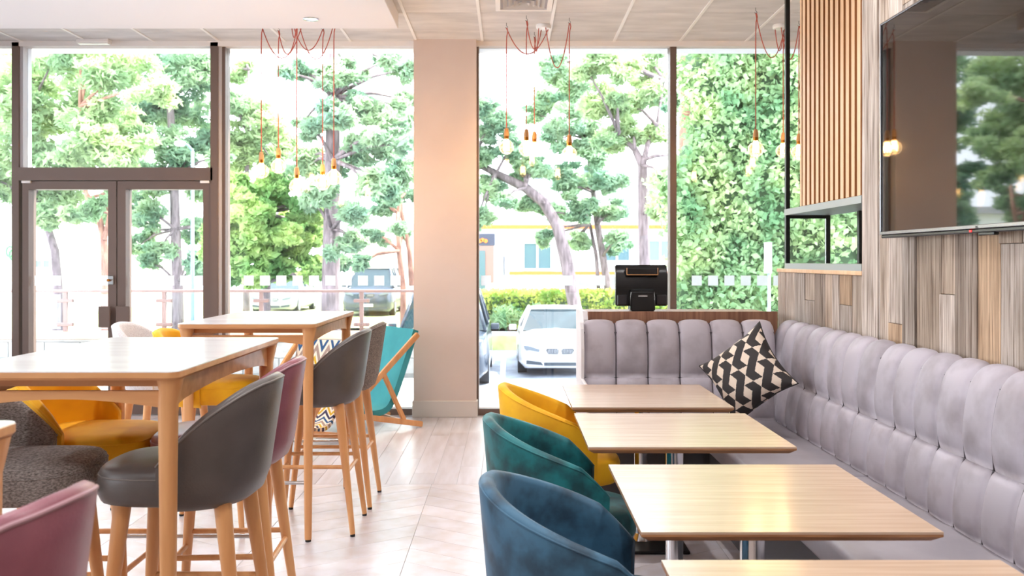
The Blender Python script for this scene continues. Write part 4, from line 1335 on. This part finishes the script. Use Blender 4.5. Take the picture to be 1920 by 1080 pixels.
for k, px in enumerate((10, 130, 320, 470, 600, 730)):
    p = W(px, 600, 13.2)
    shrub('shrub', dl[k], 'shrub', (p.x, 13.2, GZ), 0.88, 2600, 'dry_leaf', 0.075, 2.2 if k < 5 else 8, 'shrubs behind the balustrade', flat=0.95)
# hedge behind the parked cars
hg = thing('clipped_hedge', 'yellow green clipped hedge behind the white car', 'hedge', (1.0, 28.6, GZ + 0.4))
obj('hedge_core', bx(-3.2, 4.6, 0.1, 0.9, 0.0, 1.0), 'ivy_core', hg)
pts = np.column_stack([RNG.uniform(-3.4, 4.8, 16000), RNG.uniform(-0.15, 1.0, 16000), RNG.uniform(0.0, 1.25, 16000)])
fo = link('foliage', leaf_mesh(pts, 0.075, 1.6, 'hedge_leaf'), hg); fo['kind'] = 'stuff'
kb = thing('planting_bed', 'planting bed with low grey retaining wall behind the white car', 'planting bed', (0.4, 26.2, GZ))
obj('retaining_wall', bx(-6, 6.5, -0.15, 0.15, 0, 0.5, bevel=0.02), 'facade_grey', kb)
obj('soil_bed', bx(-6, 6.5, 0.15, 2.6, 0, 0.42), 'grass', kb)
for k, (px, Y, lab) in enumerate(((955, 26.9, 'spiky green shrub left of the white car roof'), (1000, 27.4, 'spiky green shrub directly behind the white car roof'))):
    p = W(px, 590, Y)
    shrub('spiky_shrub', lab, 'shrub', (p.x, Y, GZ + 0.42), 0.55, 900, 'spiky_leaf', 0.16, 9, 'spiky shrubs by the car park', flat=0.8)

# ---- buildings
def building(name, label, loc, wx, dy, hz, mwall, windows, bands=(), extras=()):
    t = thing(name, label, 'building', loc)
    obj('wall', bx(0, wx, 0, dy, 0, hz), mwall, t)
    obj('roof', bx(-0.3, wx + 0.3, -0.3, dy + 0.3, hz, hz + 0.3), 'facade_grey', t)
    for (x0, x1, z0, z1) in windows:
        bm = bmesh.new()
        f = 0.09
        for a in ((x0, x1, z0, z0 + f), (x0, x1, z1 - f, z1), (x0, x0 + f, z0 + f, z1 - f), (x1 - f, x1, z0 + f, z1 - f), ((x0 + x1) / 2 - f / 2, (x0 + x1) / 2 + f / 2, z0 + f, z1 - f)):
            box(bm, a[0], a[1], -0.08, 0.02, a[2], a[3])
        wf = obj('window', bm, 'facade_white', t)
        for (a, b) in ((x0 + f, (x0 + x1) / 2 - f / 2), ((x0 + x1) / 2 + f / 2, x1 - f)):
            obj('pane', bx(a, b, -0.03, 0.015, z0 + f, z1 - f), 'facade_glass', wf)
    for (x0, x1, z0, z1, m) in bands:
        obj('facade_band', bx(x0, x1, -0.12, 0.05, z0, z1), m, t)
    return t
YB1 = 40.0
def LX(px, Y=YB1): return (px - CX) / F * Y
def LZ(py, Y=YB1): return HC - (py - CY) / F * Y - GZ
x0 = LX(845)
wins = []
for (a, b, c, d) in ((979, 1036, 507, 453), (1130, 1183, 492, 453), (1213, 1262, 492, 448), (1225, 1262, 402, 372), (1000, 1040, 350, 310), (1090, 1130, 350, 310)):
    wins.append((LX(a) - x0, LX(b) - x0, LZ(c), LZ(d)))
b1 = building('office_building', 'white office block with orange bands behind the hedge', (x0, YB1, GZ), LX(1420) - x0, 10, 5.9, 'facade_white', wins,
              bands=[(0.0, LX(1420) - x0, LZ(429), LZ(422), 'facade_orange'), (LX(955) - x0, LX(1420) - x0, LZ(515), LZ(509), 'facade_orange'),
                     (LX(893) - x0, LX(928) - x0, LZ(460), LZ(438), 'facade_navy'), (LX(893) - x0, LX(926) - x0, LZ(530), LZ(461), 'brick_dull')])
obj('entrance_door', bx(LX(897) - x0, LX(910) - x0, -0.16, 0.0, 0, LZ(470)), 'facade_glass', b1)
for k, px in enumerate((900, 905, 911)):
    bm = bmesh.new(); lathe(bm, [(0.09, -0.02), (0.09, 0.02)], 12)
    obj('sign_mark', bm, 'facade_orange', b1, loc=(LX(px) - x0, -0.14, LZ(452 - (k % 2) * 2)), rot=(PI / 2, 0, 0))
obj('drain_pipe', bx(LX(944) - x0, LX(946) - x0, -0.12, 0, LZ(530), LZ(480)), 'facade_navy', b1)
Y2 = 44.0
x0 = LX(655, Y2)
building('house', 'cream and white house behind the twin reddish pine trunks', (x0, Y2, GZ), LX(800, Y2) - x0, 8, LZ(432, Y2), 'facade_cream',
         [(LX(711, Y2) - x0, LX(718, Y2) - x0 + 0.2, LZ(474, Y2), LZ(463, Y2))], bands=[(LX(722, Y2) - x0, LX(775, Y2) - x0, 0, LZ(436, Y2), 'facade_white')])
Y3 = 38.0
x0 = LX(-60, Y3)
b3 = building('shop_building', 'bright white commercial building seen through the left door and beyond', (x0, Y3, GZ), LX(185, Y3) - x0, 9, LZ(400, Y3), 'facade_white',
              [(LX(64, Y3) - x0, LX(98, Y3) - x0, LZ(505, Y3), LZ(485, Y3))], bands=[(LX(64, Y3) - x0, LX(170, Y3) - x0, LZ(487, Y3), LZ(484, Y3), 'facade_grey')])
for k, (px, py) in enumerate(((21, 472), (27, 478))):
    bm = bmesh.new(); tube(bm, [(0.16 * math.cos(a), 0, 0.22 * math.sin(a)) for a in [2 * PI * q / 12 for q in range(13)]], 0.04, 6)
    obj('sign_letter', bm, 'sign_green', b3, loc=(LX(px, Y3) - x0, -0.1, LZ(py, Y3)))

# ---- vehicles
def car(label, loc, paint, h=1.46, wd=1.86, ln=4.9, van=False, cat='car', name='car'):
    # local: nose towards -y
    t = thing(name, label, cat, loc)
    H = wd / 2
    def ring(y, hw, z0, z1, crown=0.03):
        pts = []
        for x, z in ((-0.86, z0), (-1.0, z0 + 0.14), (-1.0, z0 + (z1 - z0) * 0.62), (-0.93, z1 - 0.03), (-0.6, z1 + crown * 0.6), (0, z1 + crown),
                     (0.6, z1 + crown * 0.6), (0.93, z1 - 0.03), (1.0, z0 + (z1 - z0) * 0.62), (1.0, z0 + 0.14), (0.86, z0)):
            pts.append((x * hw, y, z))
        return pts
    belt = 0.93 if not van else 1.1
    hood = 0.76 if not van else 1.0
    bm = bmesh.new()
    loft(bm, [ring(0.0, H * 0.78, 0.26, hood - 0.14, 0.0), ring(0.08, H * 0.88, 0.2, hood - 0.06, 0.01), ring(0.35, H * 0.96, 0.17, hood, 0.03), ring(0.9, H, 0.16, hood + 0.09, 0.05),
              ring(1.45, H, 0.16, belt, 0.05), ring(3.9, H, 0.16, belt + 0.04, 0.03), ring(4.6, H * 0.96, 0.18, belt + 0.04, 0.02), ring(ln, H * 0.84, 0.28, belt - 0.08, 0.0)])
    obj('body', bm, paint, t, smooth=45)
    yw0, yw1, yr0, yr1 = (1.35, 2.15, 3.6, 4.35) if not van else (1.1, 1.7, 4.4, 4.7)
    def cab(y, hw, z):
        return [(-hw, y, z), (-hw * 0.5, y, z + 0.03), (0, y, z + 0.04), (hw * 0.5, y, z + 0.03), (hw, y, z)]
    # roof
    bm = bmesh.new()
    loft(bm, [cab(yw1 - 0.05, H * 0.66, h - 0.07), cab(yw1 + 0.3, H * 0.7, h - 0.035), cab((yw1 + yr0) / 2, H * 0.71, h - 0.03), cab(yr0, H * 0.66, h - 0.08)], closed=False, cap=False)
    bmesh.ops.solidify(bm, geom=bm.faces[:], thickness=0.03)
    obj('roof', bm, paint, t, smooth=45)
    # glasshouse
    bm = bmesh.new()
    q = lambda a: [bm.verts.new(p) for p in a]
    lo = [(-H * 0.9, yw0 + 0.02, belt), (H * 0.9, yw0 + 0.02, belt), (H * 0.9, yr1, belt), (-H * 0.9, yr1, belt)]
    hi = [(-H * 0.655, yw1, h - 0.07), (H * 0.655, yw1, h - 0.07), (H * 0.655, yr0, h - 0.08), (-H * 0.655, yr0, h - 0.08)]
    loft(bm, [lo, hi])
    obj('glasshouse', bm, 'car_glass', t)
    for s in (-1, 1):
        for a, b in (((H * 0.91 * s, yw0, belt - 0.02), (H * 0.67 * s, yw1, h - 0.06)), ((H * 0.9 * s, yr1, belt), (H * 0.66 * s, yr0, h - 0.07)), ((H * 0.92 * s, 2.75, belt), (H * 0.70 * s, 2.75, h - 0.05))):
            bm = bmesh.new(); tube(bm, [a, b], 0.035, 8)
            obj('pillar', bm, paint, t, smooth=True)
        bm = bmesh.new()
        box(bm, s * H + (0.02 if s > 0 else -0.2), s * H + (0.2 if s > 0 else -0.02), yw0 + 0.22, yw0 + 0.34, belt - 0.0, belt + 0.13, bevel=0.025, seg=2)
        obj('mirror', bm, paint if paint != 'car_dark' else 'car_trim', t, smooth=40)
        for yy in (0.95, ln - 1.05):
            bm = bmesh.new()
            tube(bm, [(s * (H - 0.22), yy, 0.32), (s * (H - 0.005), yy, 0.32)], 0.32, 20)
            wh = obj('wheel', bm, 'tyre', t, smooth=40)
            bm = bmesh.new(); tube(bm, [(s * (H - 0.01), yy, 0.32), (s * (H + 0.004), yy, 0.32)], 0.2, 16)
            obj('rim', bm, 'car_silver', wh)
        bm = prism(bmesh.new(), [(s * H * 0.50, hood - 0.20), (s * H * 0.84, hood - 0.13), (s * H * 0.87, hood - 0.05), (s * H * 0.70, hood - 0.07), (s * H * 0.48, hood - 0.14)], 'y', -0.02, 0.2)
        obj('headlight', bm, 'lens', t)
        bm = prism(bmesh.new(), [(s * 0.045, hood - 0.24), (s * 0.27, hood - 0.235), (s * 0.31, hood - 0.15), (s * 0.28, hood - 0.115), (s * 0.06, hood - 0.12), (s * 0.03, hood - 0.16)], 'y', -0.03, 0.1)
        gr = obj('grille', bm, 'car_trim', t)
        for k in range(7):
            xx = s * (0.065 + 0.033 * k)
            obj('grille_bar', bx(xx - 0.005, xx + 0.005, -0.042, -0.03, hood - 0.225, hood - 0.13), 'chrome', gr)
        bm = prism(bmesh.new(), [(s * H * 0.40, 0.27), (s * H * 0.80, 0.3), (s * H * 0.80, 0.38), (s * H * 0.45, 0.34)], 'y', -0.015, 0.1)
        obj('lower_vent', bm, 'car_trim', t)
    obj('lower_grille', bx(-H * 0.38, H * 0.38, -0.02, 0.1, 0.26, 0.33), 'car_trim', t)
    obj('number_plate', bx(-0.26, 0.26, -0.035, -0.01, 0.38, 0.49, bevel=0.004), 'road_paint', t)
    bm = bmesh.new(); lathe(bm, [(0.035, -0.006), (0.035, 0.006)], 14)
    obj('emblem', bm, 'post_blue', t, loc=(0, 0.1, hood - 0.02), rot=(1.2, 0, 0))
    return t
car('white saloon car with twin kidney grille parked facing the windows', (1.12, 19.8, GZ), 'car_white')
car('dark off-road car partly hidden behind the pillar, beside the white saloon', (-1.42, 18.0, GZ), 'car_dark', h=1.95, wd=2.0, van=True)
car('dark van parked beyond the lawn left of the pillar', (LX(698, 36), 34.5, GZ + 0.42), 'car_dark', h=1.9, wd=2.0, van=True, cat='van', name='van')
car('distant silver car parked beyond the lawn left of the thick pine trunk', (LX(520, 37), 36.0, GZ + 0.42), 'car_silver')

# ---- posts and lamp
lp = W(361, 530, 23)
sl = thing('street_lamp', 'slim blue grey street lamp post seen through the right door leaf', 'street lamp', (lp.x, 23, GZ))
bm = bmesh.new(); tube(bm, [(0, 0, 0), (0, 0, 2.4), (0, 0, 5.4)], [0.06, 0.05, 0.04], 12); obj('pole', bm, 'post_blue', sl, smooth=True)
bm = bmesh.new(); tube(bm, [(0, 0, 5.4), (-0.12, 0, 5.55), (-0.3, 0, 5.6)], [0.035, 0.03, 0.03], 8); obj('arm', bm, 'post_blue', sl, smooth=True)
bm = bmesh.new(); lathe(bm, [(0.02, 0.08), (0.13, 0.05), (0.15, -0.02), (0.1, -0.06)], 14); obj('lamp_head', bm, 'facade_white', sl, smooth=True, loc=(-0.32, 0, 5.58))
for k, (px, py0, py1, Y, lab) in enumerate(((1440, 455, 512, 12.2, 'white upright sign on a thin post in front of the ivy'), (425, 498, 545, 12.4, 'white upright sign on a thin post right of the doors'))):
    a = W(px, py0, Y); b = W(px, py1, Y)
    sg = thing('post_sign', lab, 'sign', (a.x, Y, GZ))
    obj('board', bx(-0.05, 0.05, -0.012, 0.012, b.z - GZ, a.z - GZ, bevel=0.003), 'facade_white', sg)
    bm = bmesh.new(); tube(bm, [(0.02, 0.02, 0), (0.02, 0.02, b.z - GZ + 0.02)], 0.022, 10); obj('post', bm, 'post_blue', sg, smooth=True)
